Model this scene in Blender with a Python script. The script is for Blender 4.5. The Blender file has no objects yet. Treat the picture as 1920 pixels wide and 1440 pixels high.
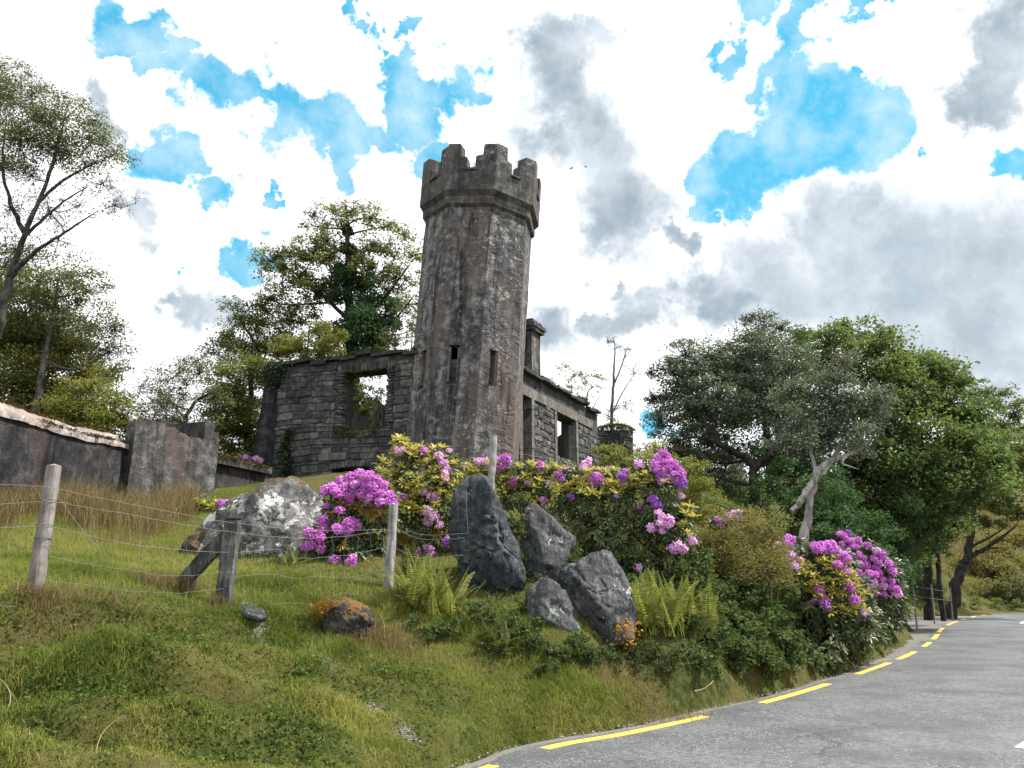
import bpy, bmesh, math, random
import numpy as np
from mathutils import Vector, Matrix, noise as mnoise

random.seed(11)
rng = np.random.default_rng(11)
PI = math.pi
R = math.radians
scene = bpy.context.scene
col = scene.collection

# ------------------------------------------------------------------ camera
EYE = 1.6
PITCH = R(14.3)
FPX = 1450.0          # focal length in pixels of a 1920 px wide frame
cam_d = bpy.data.cameras.new("camera")
cam_d.sensor_width = 36.0
cam_d.lens = 36.0 * FPX / 1920.0
cam_d.clip_start = 0.05
cam_d.clip_end = 3000.0
cam = bpy.data.objects.new("camera", cam_d)
cam.location = (0, 0, EYE)
cam.rotation_euler = (PI / 2 + PITCH, 0, 0)
col.objects.link(cam)
scene.camera = cam
CP, SP = math.cos(PITCH), math.sin(PITCH)


def ray(px, py):
    xc, yc = (px - 960) / FPX, (720 - py) / FPX
    return Vector((xc, CP - yc * SP, SP + yc * CP))


def at(px, py, Y):
    d = ray(px, py)
    k = Y / d.y
    return Vector((d.x * k, Y, EYE + d.z * k))


def proj(p):
    x, y, z = p[0], p[1], p[2] - EYE
    dep = y * CP + z * SP
    up = -y * SP + z * CP
    return 960 + FPX * x / dep, 720 - FPX * up / dep


# ------------------------------------------------------------------ light
SUN_AZ = R(86)       # from +Y towards +X
SUN_EL = R(56)
sun_dir = Vector((math.sin(SUN_AZ) * math.cos(SUN_EL), math.cos(SUN_AZ) * math.cos(SUN_EL), math.sin(SUN_EL)))
sd = bpy.data.lights.new("sun", 'SUN')
sd.energy = 4.6
sd.angle = R(3.0)
sd.color = (1.0, 0.955, 0.88)
sun = bpy.data.objects.new("sun", sd)
sun.rotation_euler = (-sun_dir).to_track_quat('-Z', 'Y').to_euler()
col.objects.link(sun)

scene.view_settings.view_transform = 'Standard'
scene.view_settings.look = 'None'
scene.view_settings.exposure = 1.0
scene.view_settings.gamma = 1.0
scene.view_settings.use_curve_mapping = False
scene.cycles.max_bounces = 6
scene.cycles.transparent_max_bounces = 4
scene.cycles.use_denoising = True

# ------------------------------------------------------------------ world: daylight sky with broken cloud
world = bpy.data.worlds.new("World")
scene.world = world
world.use_nodes = True
wt = world.node_tree
wt.nodes.clear()


class NT:
    """tiny node helper"""
    def __init__(self, t): self.t = t
    def n(self, typ, ins=None, **kw):
        nd = self.t.nodes.new(typ)
        for k, v in kw.items(): setattr(nd, k, v)
        for k, v in (ins or {}).items():
            s = nd.inputs[k]
            if isinstance(v, bpy.types.NodeSocket): self.t.links.new(v, s)
            else: s.default_value = v
        return nd
    def math(self, op, a, b=0.0, c=None, clamp=False):
        ins = {0: a, 1: b}
        if c is not None: ins[2] = c
        return self.n('ShaderNodeMath', ins, operation=op, use_clamp=clamp).outputs[0]
    def vmath(self, op, a, b=(0, 0, 0)):
        nd = self.n('ShaderNodeVectorMath', {0: a, 1: b}, operation=op)
        return nd.outputs['Value'] if op in ('DOT_PRODUCT', 'LENGTH') else nd.outputs[0]
    def mix(self, f, a, b, blend='MIX'):
        nd = self.n('ShaderNodeMix', data_type='RGBA', blend_type=blend)
        for i, v in ((0, f), (6, a), (7, b)):
            s = nd.inputs[i]
            if isinstance(v, bpy.types.NodeSocket): self.t.links.new(v, s)
            else: s.default_value = (*v, 1) if (i > 0 and len(v) == 3) else v
        return nd.outputs[2]
    def noise(self, vec, scale, detail=4, rough=.55, dist=0.0, out=0):
        ins = {'Scale': scale, 'Detail': detail, 'Roughness': rough, 'Distortion': dist}
        if vec is not None: ins['Vector'] = vec
        return self.n('ShaderNodeTexNoise', ins).outputs[out]
    def rng(self, v, a, b, c=0.0, d=1.0, smooth=False):
        return self.n('ShaderNodeMapRange', {0: v, 1: a, 2: b, 3: c, 4: d},
                      interpolation_type='SMOOTHSTEP' if smooth else 'LINEAR', clamp=True).outputs[0]
    def ramp(self, f, stops):
        nd = self.n('ShaderNodeValToRGB', {0: f})
        cr = nd.color_ramp
        while len(cr.elements) < len(stops): cr.elements.new(0.5)
        for e, (p, c) in zip(cr.elements, stops):
            e.position = p
            e.color = (*c, 1) if len(c) == 3 else c
        return nd.outputs[0]


W = NT(wt)
gdir = W.n('ShaderNodeTexCoord').outputs['Generated']
sky = W.n('ShaderNodeTexSky', sky_type='NISHITA', sun_disc=False, sun_elevation=SUN_EL, sun_rotation=SUN_AZ,
          air_density=1.0, dust_density=0.4, ozone_density=1.6).outputs[0]
# ragged cloud edges: directions are shaken by noise before the cloud layout is read
nz1 = W.noise(gdir, 9.0, 6, .62, out=1)
sh1 = W.vmath('MULTIPLY', W.vmath('SUBTRACT', nz1, (.5, .5, .5)), (.24, .24, .24))
wd = W.vmath('NORMALIZE', W.vmath('ADD', gdir, sh1))


def patches(lst, soft):
    tot = None
    for px, py, r in lst:
        d = ray(px, py).normalized()
        dep = FPX * math.sqrt(1 + ((px - 960) / FPX) ** 2 + ((py - 720) / FPX) ** 2)
        ang = r / dep
        dp = W.vmath('DOT_PRODUCT', wd, tuple(d))
        v = W.rng(dp, math.cos(ang * (1 + soft)), math.cos(ang * max(.05, 1 - soft)), 0, 1, True)
        tot = v if tot is None else W.math('MAXIMUM', tot, v)
    return tot


blue = patches([(205, 45, 52), (255, 75, 40), (345, 115, 34), (440, 160, 52), (500, 190, 34), (540, 225, 48), (600, 255, 60),
                (655, 265, 38), (300, 285, 62), (250, 275, 34), (360, 310, 36), (425, 375, 34), (705, 70, 34), (730, 130, 40), (770, 180, 52),
                (850, 150, 46), (720, 250, 36), (810, 270, 34), (640, 335, 28), (480, 500, 36), (525, 410, 13), (370, 490, 12),
                (1500, 95, 44), (1470, 160, 38), (1530, 210, 60), (1600, 220, 62), (1560, 275, 66), (1480, 290, 66), (1420, 310, 58),
                (1370, 350, 46), (1330, 400, 20), (1340, 115, 26), (1400, 30, 44), (1520, 30, 30), (1630, 5, 26), (1890, 310, 44), (1730, 258, 15), (1620, 150, 24),
                (1215, 805, 34), (740, 10, 20), (540, 5, 20), (660, 20, 20)], .55)
grey = patches([(1060, 100, 52), (1110, 85, 34), (1030, 180, 62), (1000, 130, 40), (1085, 250, 70), (1130, 320, 80), (1160, 400, 84), (1130, 460, 50), (1270, 470, 26),
                (1880, 70, 66), (1840, 130, 46), (1900, 140, 46), (1340, 570, 60), (1230, 595, 40), (1170, 610, 40),
                (360, 590, 44), (310, 570, 24), (410, 600, 34), (270, 405, 32), (1060, 610, 46), (160, 210, 34), (1140, 570, 16), (230, 405, 30)], .75)
bank = patches([(1450, 530, 95), (1560, 530, 110), (1700, 530, 120), (1850, 540, 130), (1600, 450, 70), (1760, 620, 110), (1900, 640, 120)], .75)
grey = W.math('MAXIMUM', grey, W.math('MULTIPLY', bank, .88))
nz2 = W.noise(gdir, 4.5, 8, .6)
nz3 = W.noise(gdir, 15.0, 7, .6)
# the sky in general: broken cloud with gaps, so it goes on outside the frame in the same manner
open_gap = W.rng(W.noise(gdir, 2.6, 7, .6), .60, .70, 0, 1, True)
front = W.vmath('DOT_PRODUCT', gdir, (0, CP, SP))
beyond = W.rng(front, .62, .74, 1, 0, True)
gap = W.math('MAXIMUM', W.math('MULTIPLY', open_gap, beyond), blue)
gap = W.rng(W.math('ADD', gap, W.math('MULTIPLY', W.math('SUBTRACT', nz3, .5), 1.6)), .12, .86, 0, 1, True)
shade = W.math('MAXIMUM', grey, W.math('MULTIPLY', W.rng(nz2, .60, .74, 0, .8, True), beyond))
shade = W.math('MULTIPLY', shade, W.rng(nz3, .2, .75, .62, 1.0, True))
white = W.mix(W.rng(nz2, .35, .62), (8.6, 8.7, 8.8), (6.0, 6.25, 6.5))
cl = W.mix(W.math('MULTIPLY', shade, .90), white, (1.15, 1.65, 2.10))
bluec = W.mix(1.0, sky, (0.50, 1.34, 1.12), 'MULTIPLY')
bluec = W.mix(.72, bluec, (.50, 3.0, 4.7))
bluec = W.mix(W.rng(nz3, .40, .72, .0, .75), bluec, (4.2, 5.2, 5.8))
final = W.mix(gap, cl, bluec)
bg = W.n('ShaderNodeBackground', {'Color': final, 'Strength': 0.1})
wo = W.n('ShaderNodeOutputWorld', {'Surface': bg.outputs[0]})
world.cycles.sampling_method = 'MANUAL'
world.cycles.sample_map_resolution = 512

# ------------------------------------------------------------------ materials
def new_mat(name):
    m = bpy.data.materials.new(name)
    m.use_nodes = True
    t = m.node_tree
    t.nodes.clear()
    return m, NT(t)


def finish(m, N, bsdf):
    N.n('ShaderNodeOutputMaterial', {'Surface': bsdf})
    return m


def principled(N, colr, rough=.9, normal=None, spec=.3):
    ins = {'Base Color': colr, 'Roughness': rough, 'Specular IOR Level': spec}
    if normal is not None: ins['Normal'] = normal
    return N.n('ShaderNodeBsdfPrincipled', ins).outputs[0]


def bump(N, h, strength=.6, dist=.03, prev=None):
    ins = {'Height': h, 'Strength': strength, 'Distance': dist}
    if prev is not None: ins['Normal'] = prev
    return N.n('ShaderNodeBump', ins).outputs[0]


def leaf_mat(name, c0, c1, c2, trans=.3, rough=.5, spec=.35, tcol=None):
    """leaf colour from the per-leaf random number stored as 'tint'"""
    m, N = new_mat(name)
    t = N.n('ShaderNodeAttribute', attribute_name='tint').outputs['Fac']
    c = N.ramp(t, [(0, c0), (.5, c1), (1, c2)])
    p = principled(N, c, rough, spec=spec)
    tc = N.mix(.5, c, tcol or (c2[0] * 1.3, c2[1] * 1.4, c2[2] * .7))
    tr = N.n('ShaderNodeBsdfTranslucent', {'Color': tc}).outputs[0]
    mx = N.n('ShaderNodeMixShader', {0: trans, 1: p, 2: tr}).outputs[0]
    return finish(m, N, mx)


def objco(N): return N.n('ShaderNodeTexCoord').outputs['Object']


def stretch(N, v, s):
    return N.n('ShaderNodeMapping', {'Vector': v, 'Scale': s}).outputs[0]


def wall_mat(name, dark, mid, light, warm, stain=.5, fine=1.0, stonework=False, lich=.66):
    """old weathered lime render: mottling, rain streaks, lichen, coarse relief"""
    m, N = new_mat(name)
    co = objco(N)
    big = N.noise(co, .9, 5, .65)
    med = N.noise(co, 3.6, 8, .66)
    strk = N.noise(stretch(N, co, (1.7, 1.7, .16)), 1.6, 6, .62)
    fin = N.noise(co, 26, 6, .65)
    f = N.math('ADD', N.math('MULTIPLY', med, .62), N.math('MULTIPLY', strk, .38))
    c = N.ramp(f, [(.39, dark), (.50, mid), (.59, light)])
    wm = N.math('MULTIPLY', N.rng(N.noise(stretch(N, co, (1.1, 1.1, .22)), .9, 4, .6), .48, .62, 0, 1, True), .75)
    c = N.mix(wm, c, warm, 'MIX')
    blk = N.math('MULTIPLY', N.rng(N.noise(stretch(N, co, (2.2, 2.2, .2)), 1.15, 7, .68), .5, .63, 0, 1, True), stain)
    c = N.mix(blk, c, tuple(x * .32 for x in dark))
    c = N.mix(N.rng(fin, .3, .7), c, N.mix(1, c, (.45, .45, .46), 'MULTIPLY'))
    li = N.rng(N.math('ADD', N.noise(co, 8.5, 7, .72), N.math('MULTIPLY', N.math('SUBTRACT', big, .5), .5)), lich, lich + .05, 0, .75, True)
    c = N.mix(li, c, (.36, .36, .33))
    h = N.math('ADD', N.math('MULTIPLY', med, .8), N.math('MULTIPLY', fin, .35 * fine))
    if stonework:
        v = N.n('ShaderNodeTexVoronoi', {'Vector': N.vmath('ADD', stretch(N, co, (2.4, 2.4, 5.0)), N.vmath('MULTIPLY', N.noise(co, 3, 3, out=1), (.5, .5, .5))), 'Scale': 1.0}, feature='DISTANCE_TO_EDGE').outputs[0]
        jt = N.rng(v, .0, .20, 0, 1, True)
        amt = N.rng(N.noise(co, 1.3, 4, .6), .44, .56, 0, 1, True)
        h = N.math('ADD', h, N.math('MULTIPLY', jt, N.math('MULTIPLY', amt, .24)))
        c = N.mix(N.math('MULTIPLY', N.math('SUBTRACT', 1, jt), N.math('MULTIPLY', amt, .12)), c, tuple(x * .5 for x in dark))
    nb = bump(N, h, .9, .06)
    return finish(m, N, principled(N, c, .93, nb, .2))


def stone_mat(name, cols, rnd=True):
    """rubble stones: each object takes its own tone"""
    m, N = new_mat(name)
    co = objco(N)
    gp = N.n('ShaderNodeNewGeometry').outputs['Position']
    if rnd:
        r = N.n('ShaderNodeObjectInfo').outputs['Random']
    else:
        r = N.n('ShaderNodeAttribute', attribute_name='tint').outputs['Fac']
    c = N.ramp(r, [(i / (len(cols) - 1), x) for i, x in enumerate(cols)])
    n1 = N.noise(gp, 7, 7, .68)
    n2 = N.noise(gp, 38, 5, .6)
    c = N.mix(N.rng(n1, .35, .68), N.mix(1, c, (.35, .37, .4), 'MULTIPLY'), N.mix(1, c, (1.35, 1.33, 1.28), 'MULTIPLY'))
    st = N.rng(N.noise(gp, 1.1, 6, .62), .47, .62, 0, .72, True)
    c = N.mix(st, c, (.028, .030, .032))
    li = N.rng(N.noise(gp, 11, 6, .75), .64, .70, 0, .8, True)
    c = N.mix(li, c, (.40, .40, .37))
    nb = bump(N, N.math('ADD', n1, N.math('MULTIPLY', n2, .4)), .8, .03)
    return finish(m, N, principled(N, c, .92, nb, .2))


def rock_mat(name, dark, mid, light, lich=(.62, .61, .58), la=.56, moss=(.10, .10, .03), ma=.5, strat=False):
    m, N = new_mat(name)
    co = objco(N)
    n1 = N.noise(co, 2.2, 9, .66)
    n2 = N.noise(co, 14, 8, .66)
    n3 = N.noise(co, 55, 5, .6)
    c = N.ramp(n1, [(.34, dark), (.5, mid), (.66, light)])
    c = N.mix(N.rng(n2, .40, .60), c, N.mix(1, c, (.42, .43, .45), 'MULTIPLY'))
    h = N.math('ADD', n1, N.math('MULTIPLY', n2, .45))
    h = N.math('ADD', h, N.math('MULTIPLY', n3, .12))
    if strat:
        wv = N.noise(N.n('ShaderNodeMapping', {'Vector': co, 'Rotation': (0, .9, .2), 'Scale': (7.5, 2.0, 1.0)}).outputs[0], 1.3, 6, .6)
        h = N.math('ADD', h, N.math('MULTIPLY', N.rng(wv, .44, .56, 0, 1, True), .35))
        c = N.mix(N.rng(wv, .44, .54, .7, 0, True), c, dark)
    bl = N.rng(N.noise(co, 5.5, 8, .72), .54, .60, 0, .9, True)
    c = N.mix(bl, c, tuple(x * .45 for x in dark))
    l1 = N.rng(N.math('ADD', N.noise(co, 2.9, 8, .70), N.math('MULTIPLY', N.math('SUBTRACT', n2, .5), .35)), la, la + .035, 0, .95, True)
    c = N.mix(l1, c, lich)
    nz = N.n('ShaderNodeSeparateXYZ', {0: N.n('ShaderNodeNewGeometry').outputs['Normal']}).outputs[2]
    mo = N.rng(N.math('ADD', N.math('MULTIPLY', nz, .35), N.noise(co, 3.7, 7, .66)), ma + .18, ma + .26, 0, 1, True)
    c = N.mix(mo, c, N.mix(n2, moss, tuple(x * .35 for x in moss)))
    nb = bump(N, h, 1.0, .06)
    return finish(m, N, principled(N, c, .88, nb, .3))


def wood_mat(name, a, b, dark=.5):
    m, N = new_mat(name)
    co = objco(N)
    g = N.noise(stretch(N, co, (30, 30, 1.6)), 1.0, 6, .65)
    g2 = N.noise(co, 6, 6, .6)
    c = N.ramp(N.math('ADD', N.math('MULTIPLY', g, .6), N.math('MULTIPLY', g2, .4)), [(.36, tuple(x * dark for x in a)), (.48, a), (.66, b)])
    li = N.rng(N.noise(co, 16, 6, .7), .60, .67, 0, .5, True)
    c = N.mix(li, c, (.33, .34, .30))
    nb = bump(N, g, .8, .01)
    return finish(m, N, principled(N, c, .85, nb, .2))


def bark_mat(name, a, b, sc=9):
    m, N = new_mat(name)
    co = objco(N)
    g = N.noise(stretch(N, co, (1, 1, .35)), sc, 7, .68)
    c = N.ramp(g, [(.40, a), (.58, b)])
    nb = bump(N, g, .9, .03)
    return finish(m, N, principled(N, c, .9, nb, .2))


def plain_mat(name, c, rough=.8, metal=0.0):
    m, N = new_mat(name)
    p = N.n('ShaderNodeBsdfPrincipled', {'Base Color': (*c, 1), 'Roughness': rough, 'Metallic': metal}).outputs[0]
    return finish(m, N, p)


M = {}
M['tower'] = wall_mat('tower render', (.036, .039, .046), (.115, .114, .119), (.31, .30, .295), (.175, .138, .122), .78, 1.0, True, .60)
M['parapet'] = wall_mat('parapet render', (.045, .046, .049), (.105, .101, .100), (.215, .205, .197), (.13, .105, .095), .5, 1.0, False, .64)
M['plaster'] = wall_mat('yard wall render', (.012, .014, .019), (.036, .037, .040), (.092, .085, .083), (.072, .053, .052), .8, .6, False, .70)
M['panel'] = wall_mat('grey render', (.034, .034, .036), (.100, .096, .095), (.235, .225, .215), (.13, .10, .092), .65, .6, False, .67)
M['coping'] = wall_mat('coping concrete', (.16, .145, .135), (.33, .29, .275), (.50, .45, .43), (.30, .23, .19), .15, 1.0, False, .66)
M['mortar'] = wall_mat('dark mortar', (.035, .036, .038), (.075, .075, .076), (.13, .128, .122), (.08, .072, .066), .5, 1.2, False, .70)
M['stone'] = stone_mat('rubble stone', [(.055, .058, .064), (.095, .095, .097), (.14, .135, .13), (.075, .08, .085), (.20, .19, .178), (.11, .105, .10)])
M['stone_joined'] = stone_mat('rubble stone far', [(.055, .058, .064), (.11, .11, .112), (.17, .165, .16), (.085, .09, .095), (.23, .22, .205)], False)
M['dressed'] = wall_mat('dressed stone', (.11, .105, .10), (.19, .178, .168), (.29, .272, .255), (.20, .165, .145), .3, 1.0, False, .66)
M['moss'] = leaf_mat('moss', (.045, .030, .012), (.090, .058, .018), (.12, .092, .026), .1, .9, .1)
M['rock_lichen'] = rock_mat('lichened grey rock', (.055, .055, .057), (.17, .168, .166), (.28, .275, .27), (.56, .555, .54), .535, (.105, .075, .03), .53)
M['rock_blue'] = rock_mat('blue grey rock', (.026, .032, .037), (.088, .102, .112), (.185, .205, .215), (.30, .33, .34), .62, (.05, .05, .022), .60, True)
M['rock_facet'] = rock_mat('grey cleft rock', (.046, .049, .052), (.125, .131, .137), (.22, .226, .23), (.36, .37, .36), .60, (.06, .05, .025), .62, True)
M['rock_dark'] = rock_mat('dark rock', (.018, .018, .018), (.045, .044, .043), (.11, .105, .10), (.30, .29, .27), .62, (.16, .085, .02), .47)
M['post_pale'] = wood_mat('weathered round post', (.17, .155, .145), (.31, .285, .265), .5)
M['post_grey'] = wood_mat('silver grey post', (.20, .195, .19), (.40, .385, .37), .35)
M['post_dark'] = wood_mat('lichened dark post', (.06, .062, .06), (.17, .17, .16), .4)
M['wire'] = plain_mat('galvanised wire', (.20, .205, .21), .6, .3)
M['bark_dark'] = bark_mat('dark bark', (.010, .010, .011), (.045, .041, .037))
M['bark_grey'] = bark_mat('grey bark', (.045, .042, .040), (.14, .13, .12))
M['bark_birch'] = bark_mat('birch bark', (.022, .021, .021), (.085, .08, .076))
M['bark_pale'] = bark_mat('bleached dead wood', (.13, .125, .12), (.44, .42, .40), 7)
M['bark_brown'] = bark_mat('brown twigs', (.05, .04, .032), (.13, .10, .08))
M['yellow'] = None

# ------------------------------------------------------------------ object helpers
def link(name, me, mat=None, parent=None, loc=None):
    o = bpy.data.objects.new(name, me)
    col.objects.link(o)
    if mat is not None and me is not None and len(me.materials) == 0: me.materials.append(mat)
    if parent is not None: o.parent = parent
    if loc is not None: o.location = loc
    return o


def tag(o, label=None, cat=None, group=None, kind=None):
    for k, v in (('label', label), ('category', cat), ('group', group), ('kind', kind)):
        if v: o[k] = v
    return o


def thing(name, label, cat, loc, rz=0.0, group=None):
    o = bpy.data.objects.new(name, None)
    o.empty_display_size = .2
    col.objects.link(o)
    o.location = loc
    o.rotation_euler = (0, 0, rz)
    return tag(o, label, cat, group)


class MB:
    """collects polygons, builds one mesh"""
    def __init__(self): self.v, self.f, self.t, self.n = [], [], [], 0
    def add(self, V, F, tint=None):
        V = np.asarray(V, float).reshape(-1, 3)
        self.v.append(V)
        F = np.asarray(F, int)
        self.f.append(F + self.n)
        self.t.append(np.full(len(V), .5) if tint is None else (np.asarray(tint, float) if np.ndim(tint) else np.full(len(V), tint)))
        self.n += len(V)
        return self
    def mesh(self, name, smooth=True, origin=None):
        me = bpy.data.meshes.new(name)
        if not self.v: return me
        V = np.concatenate(self.v)
        if origin is not None: V = V - np.asarray(origin, float)
        idx, sizes = [], []
        for F in self.f:
            if F.size:
                idx.append(F.ravel())
                sizes.append(np.full(len(F), F.shape[1]))
        idx = np.concatenate(idx)
        sizes = np.concatenate(sizes)
        me.vertices.add(len(V))
        me.vertices.foreach_set('co', V.astype(np.float32).ravel())
        me.loops.add(len(idx))
        me.loops.foreach_set('vertex_index', idx.astype(np.int32))
        me.polygons.add(len(sizes))
        st = np.concatenate([[0], np.cumsum(sizes)[:-1]])
        me.polygons.foreach_set('loop_start', st.astype(np.int32))
        me.polygons.foreach_set('use_smooth', np.full(len(sizes), smooth, dtype=bool))
        a = me.attributes.new('tint', 'FLOAT', 'POINT')
        a.data.foreach_set('value', np.concatenate(self.t).astype(np.float32))
        me.update(calc_edges=True)
        return me
    def build(self, name, mat, parent=None, smooth=True, origin=None):
        o = link(name, self.mesh(name, smooth, origin), mat, parent)
        if parent is None and origin is not None: o.location = origin
        return o


def catmull(P, n=6):
    P = np.asarray(P, float)
    if len(P) < 3:
        t = np.linspace(0, 1, n + 1)[:, None]
        return P[0] * (1 - t) + P[-1] * t
    Q = np.vstack([2 * P[0] - P[1], P, 2 * P[-1] - P[-2]])
    out = []
    for i in range(1, len(Q) - 2):
        p0, p1, p2, p3 = Q[i - 1:i + 3]
        for t in np.linspace(0, 1, n, endpoint=False):
            out.append(.5 * (2 * p1 + (p2 - p0) * t + (2 * p0 - 5 * p1 + 4 * p2 - p3) * t * t + (3 * p1 - p0 - 3 * p2 + p3) * t ** 3))
    out.append(Q[-2])
    return np.array(out)


def tube(mb, P, rad, sides=6, tint=.5, wob=0.0):
    P = np.asarray(P, float)
    n = len(P)
    rad = np.broadcast_to(np.asarray(rad, float), (n,))
    T = np.gradient(P, axis=0)
    T /= np.linalg.norm(T, axis=1)[:, None] + 1e-9
    up = np.array([0, 0, 1.0]) if abs(T[:, 2]).mean() < .8 else np.array([0, 1.0, 0])
    A = np.cross(T, up)
    A /= np.linalg.norm(A, axis=1)[:, None] + 1e-9
    B = np.cross(T, A)
    ph = np.linspace(0, 2 * PI, sides, endpoint=False)
    ring = A[:, None, :] * np.cos(ph)[None, :, None] + B[:, None, :] * np.sin(ph)[None, :, None]
    rr = rad[:, None, None] * (1 + (wob * rng.uniform(-1, 1, (n, sides, 1)) if wob else 0))
    V = (P[:, None, :] + ring * rr).reshape(-1, 3)
    i = np.arange(n - 1)[:, None] * sides
    j = np.arange(sides)[None, :]
    jn = (j + 1) % sides
    F = np.stack([i + j, i + jn, i + sides + jn, i + sides + j], -1).reshape(-1, 4)
    mb.add(V, F, tint)
    if sides < 4: return
    mb.add(V[:sides], [list(range(sides))][::-1], tint)
    mb.add(V[-sides:], [list(range(sides - 1, -1, -1))], tint)


def box(mb, c, s, rz=0.0, jit=0.0, tint=.5):
    V = np.array([(x, y, z) for z in (-.5, .5) for y in (-.5, .5) for x in (-.5, .5)]) * np.asarray(s)
    if jit: V += rng.uniform(-jit, jit, V.shape)
    c_, s_ = math.cos(rz), math.sin(rz)
    V = np.stack([V[:, 0] * c_ - V[:, 1] * s_, V[:, 0] * s_ + V[:, 1] * c_, V[:, 2]], 1) + np.asarray(c)
    mb.add(V, [(0, 2, 3, 1), (4, 5, 7, 6), (0, 1, 5, 4), (2, 6, 7, 3), (0, 4, 6, 2), (1, 3, 7, 5)], tint)


# vectorised value noise ------------------------------------------------
_perm = np.random.default_rng(5).random((256, 256))


def vnoise(x, y, oct=4, rough=.5):
    tot, amp, norm = 0.0, 1.0, 0.0
    for k in range(oct):
        xi, yi = np.floor(x).astype(int), np.floor(y).astype(int)
        fx, fy = x - xi, y - yi
        fx, fy = fx * fx * (3 - 2 * fx), fy * fy * (3 - 2 * fy)
        g = lambda a, b: _perm[(a + 37 * k) % 256, (b + 91 * k) % 256]
        v = (g(xi, yi) * (1 - fx) + g(xi + 1, yi) * fx) * (1 - fy) + (g(xi, yi + 1) * (1 - fx) + g(xi + 1, yi + 1) * fx) * fy
        tot, norm = tot + amp * v, norm + amp
        x, y, amp = x * 2.03 + 17.1, y * 2.03 + 5.7, amp * rough
    return tot / norm


# ------------------------------------------------------------------ ground form
def on_road(px, py):                     # photo point on the road plane z = 0
    d = ray(px, py)
    k = -EYE / d.z
    return (d.x * k, d.y * k)


LINE = [(-3.6, -4), (-2.6, .5), (-1.9, 3.0), (-1.3, 5.0), (-.62, 6.7)] + [on_road(*p) for p in
        ((1020, 1405), (1170, 1377), (1322, 1344), (1490, 1302), (1635, 1255), (1704, 1228), (1738, 1209), (1755, 1194), (1766, 1180), (1784, 1170), (1815, 1160), (1850, 1153), (1900, 1149))] 
last = LINE[-1]
LINE += [(last[0] + 6, last[1] + 2.2), (last[0] + 13, last[1] + 3.0), (last[0] + 30, last[1] + 2.0), (last[0] + 70, last[1] - 6)]
LINE = catmull(LINE, 8)
seg = np.linalg.norm(np.diff(LINE, axis=0), axis=1)
LS = np.concatenate([[0], np.cumsum(seg)])
LT = np.gradient(LINE, axis=0)
LT /= np.linalg.norm(LT, axis=1)[:, None]
LN = np.stack([-LT[:, 1], LT[:, 0]], 1)         # points left, off the road


def line_at(s, off=0.0):
    x = np.interp(s, LS, LINE[:, 0]) + np.interp(s, LS, LN[:, 0]) * off
    y = np.interp(s, LS, LINE[:, 1]) + np.interp(s, LS, LN[:, 1]) * off
    return np.stack([x, y], -1)


def s_of(px, py):
    p = np.array(on_road(px, py))
    return LS[np.argmin(((LINE - p) ** 2).sum(1))]


S_LAY0, S_LAY1 = s_of(1640, 1255), s_of(1738, 1209)
LAY_S = [0, S_LAY0, S_LAY1, s_of(1755, 1194), s_of(1768, 1176), s_of(1784, 1170), s_of(1815, 1160), s_of(1850, 1153)]
LAY_W = [.30, .30, .55, .85, 1.5, 2.4, 2.2, .5]


def edge_off(s):                                  # distance of the tarmac's edge left of the yellow line
    return np.interp(s, LAY_S, LAY_W)


ROAD_W = 6.3


def road_sd(x, y):
    """signed distance outside the tarmac (negative on it), and side (+1 left)"""
    P = np.stack([x, y], -1).reshape(-1, 2)
    out = np.empty(len(P))
    for a in range(0, len(P), 20000):
        Q = P[a:a + 20000]
        d2 = ((Q[:, None, :] - LINE[None]) ** 2).sum(-1)
        k = d2.argmin(1)
        k0 = np.clip(k, 0, len(LINE) - 1)
        rel = Q - LINE[k0]
        lat = (rel * LN[k0]).sum(1)
        al = (rel * LT[k0]).sum(1)
        rest = np.sqrt(np.maximum((rel ** 2).sum(1) - lat ** 2, 0))
        eo = edge_off(LS[k0] + al)
        v = np.where(lat > -ROAD_W / 2, lat - eo, -lat - ROAD_W)
        out[a:a + 20000] = np.where(rest > 4, 50, v)
    return out.reshape(np.shape(x))


CTRL = [(100, 1440, 5.5), (100, 1300, 6.2), (100, 1200, 6.8), (100, 1140, 7.2), (100, 1060, 9.2), (100, 1000, 11.5), (100, 960, 14), (0, 935, 15.5),
        (-300, 1140, 7.0), (-300, 1000, 11), (-300, 1400, 5.5),
        (420, 1440, 6.0), (420, 1300, 7.0), (420, 1200, 7.9), (420, 1140, 8.7), (420, 1060, 10.8), (420, 1000, 13), (420, 940, 17), (300, 940, 17),
        (700, 1440, 6.7), (730, 1350, 7.6), (730, 1250, 8.6), (730, 1180, 9.4), (730, 1105, 10.2), (730, 1000, 12.7), (730, 930, 17), (600, 890, 23),
        (900, 1380, 8.0), (900, 1280, 9.0), (900, 1200, 9.8), (900, 1150, 10.3), (900, 1040, 12), (880, 880, 22.8),
        (1100, 1300, 9.4), (1100, 1220, 10), (1100, 1180, 10.4), (1100, 1060, 12), (1100, 900, 24),
        (1300, 1290, 10.3), (1300, 1200, 11.3), (1300, 1000, 14), (1300, 900, 24), (1200, 890, 30),
        (1500, 1265, 12.4), (1500, 1200, 13.4), (1500, 1040, 18), (1560, 1190, 15.5), (1600, 1050, 22), (1650, 1200, 17.0), (1700, 1150, 23), (1690, 1100, 28), (1480, 960, 26),
        (1740, 1105, 36), (1840, 1105, 41), (1750, 1060, 42), (1900, 1090, 46), (1900, 960, 58), (1800, 1000, 56), (1980, 1120, 46), (2200, 1080, 50), (2300, 950, 70),
        (500, 905, 26), (200, 900, 26), (0, 880, 30), (400, 860, 40), (-300, 860, 30), (800, 860, 40), (1100, 870, 40)]
CX = [tuple(at(*c)) for c in CTRL]
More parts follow.
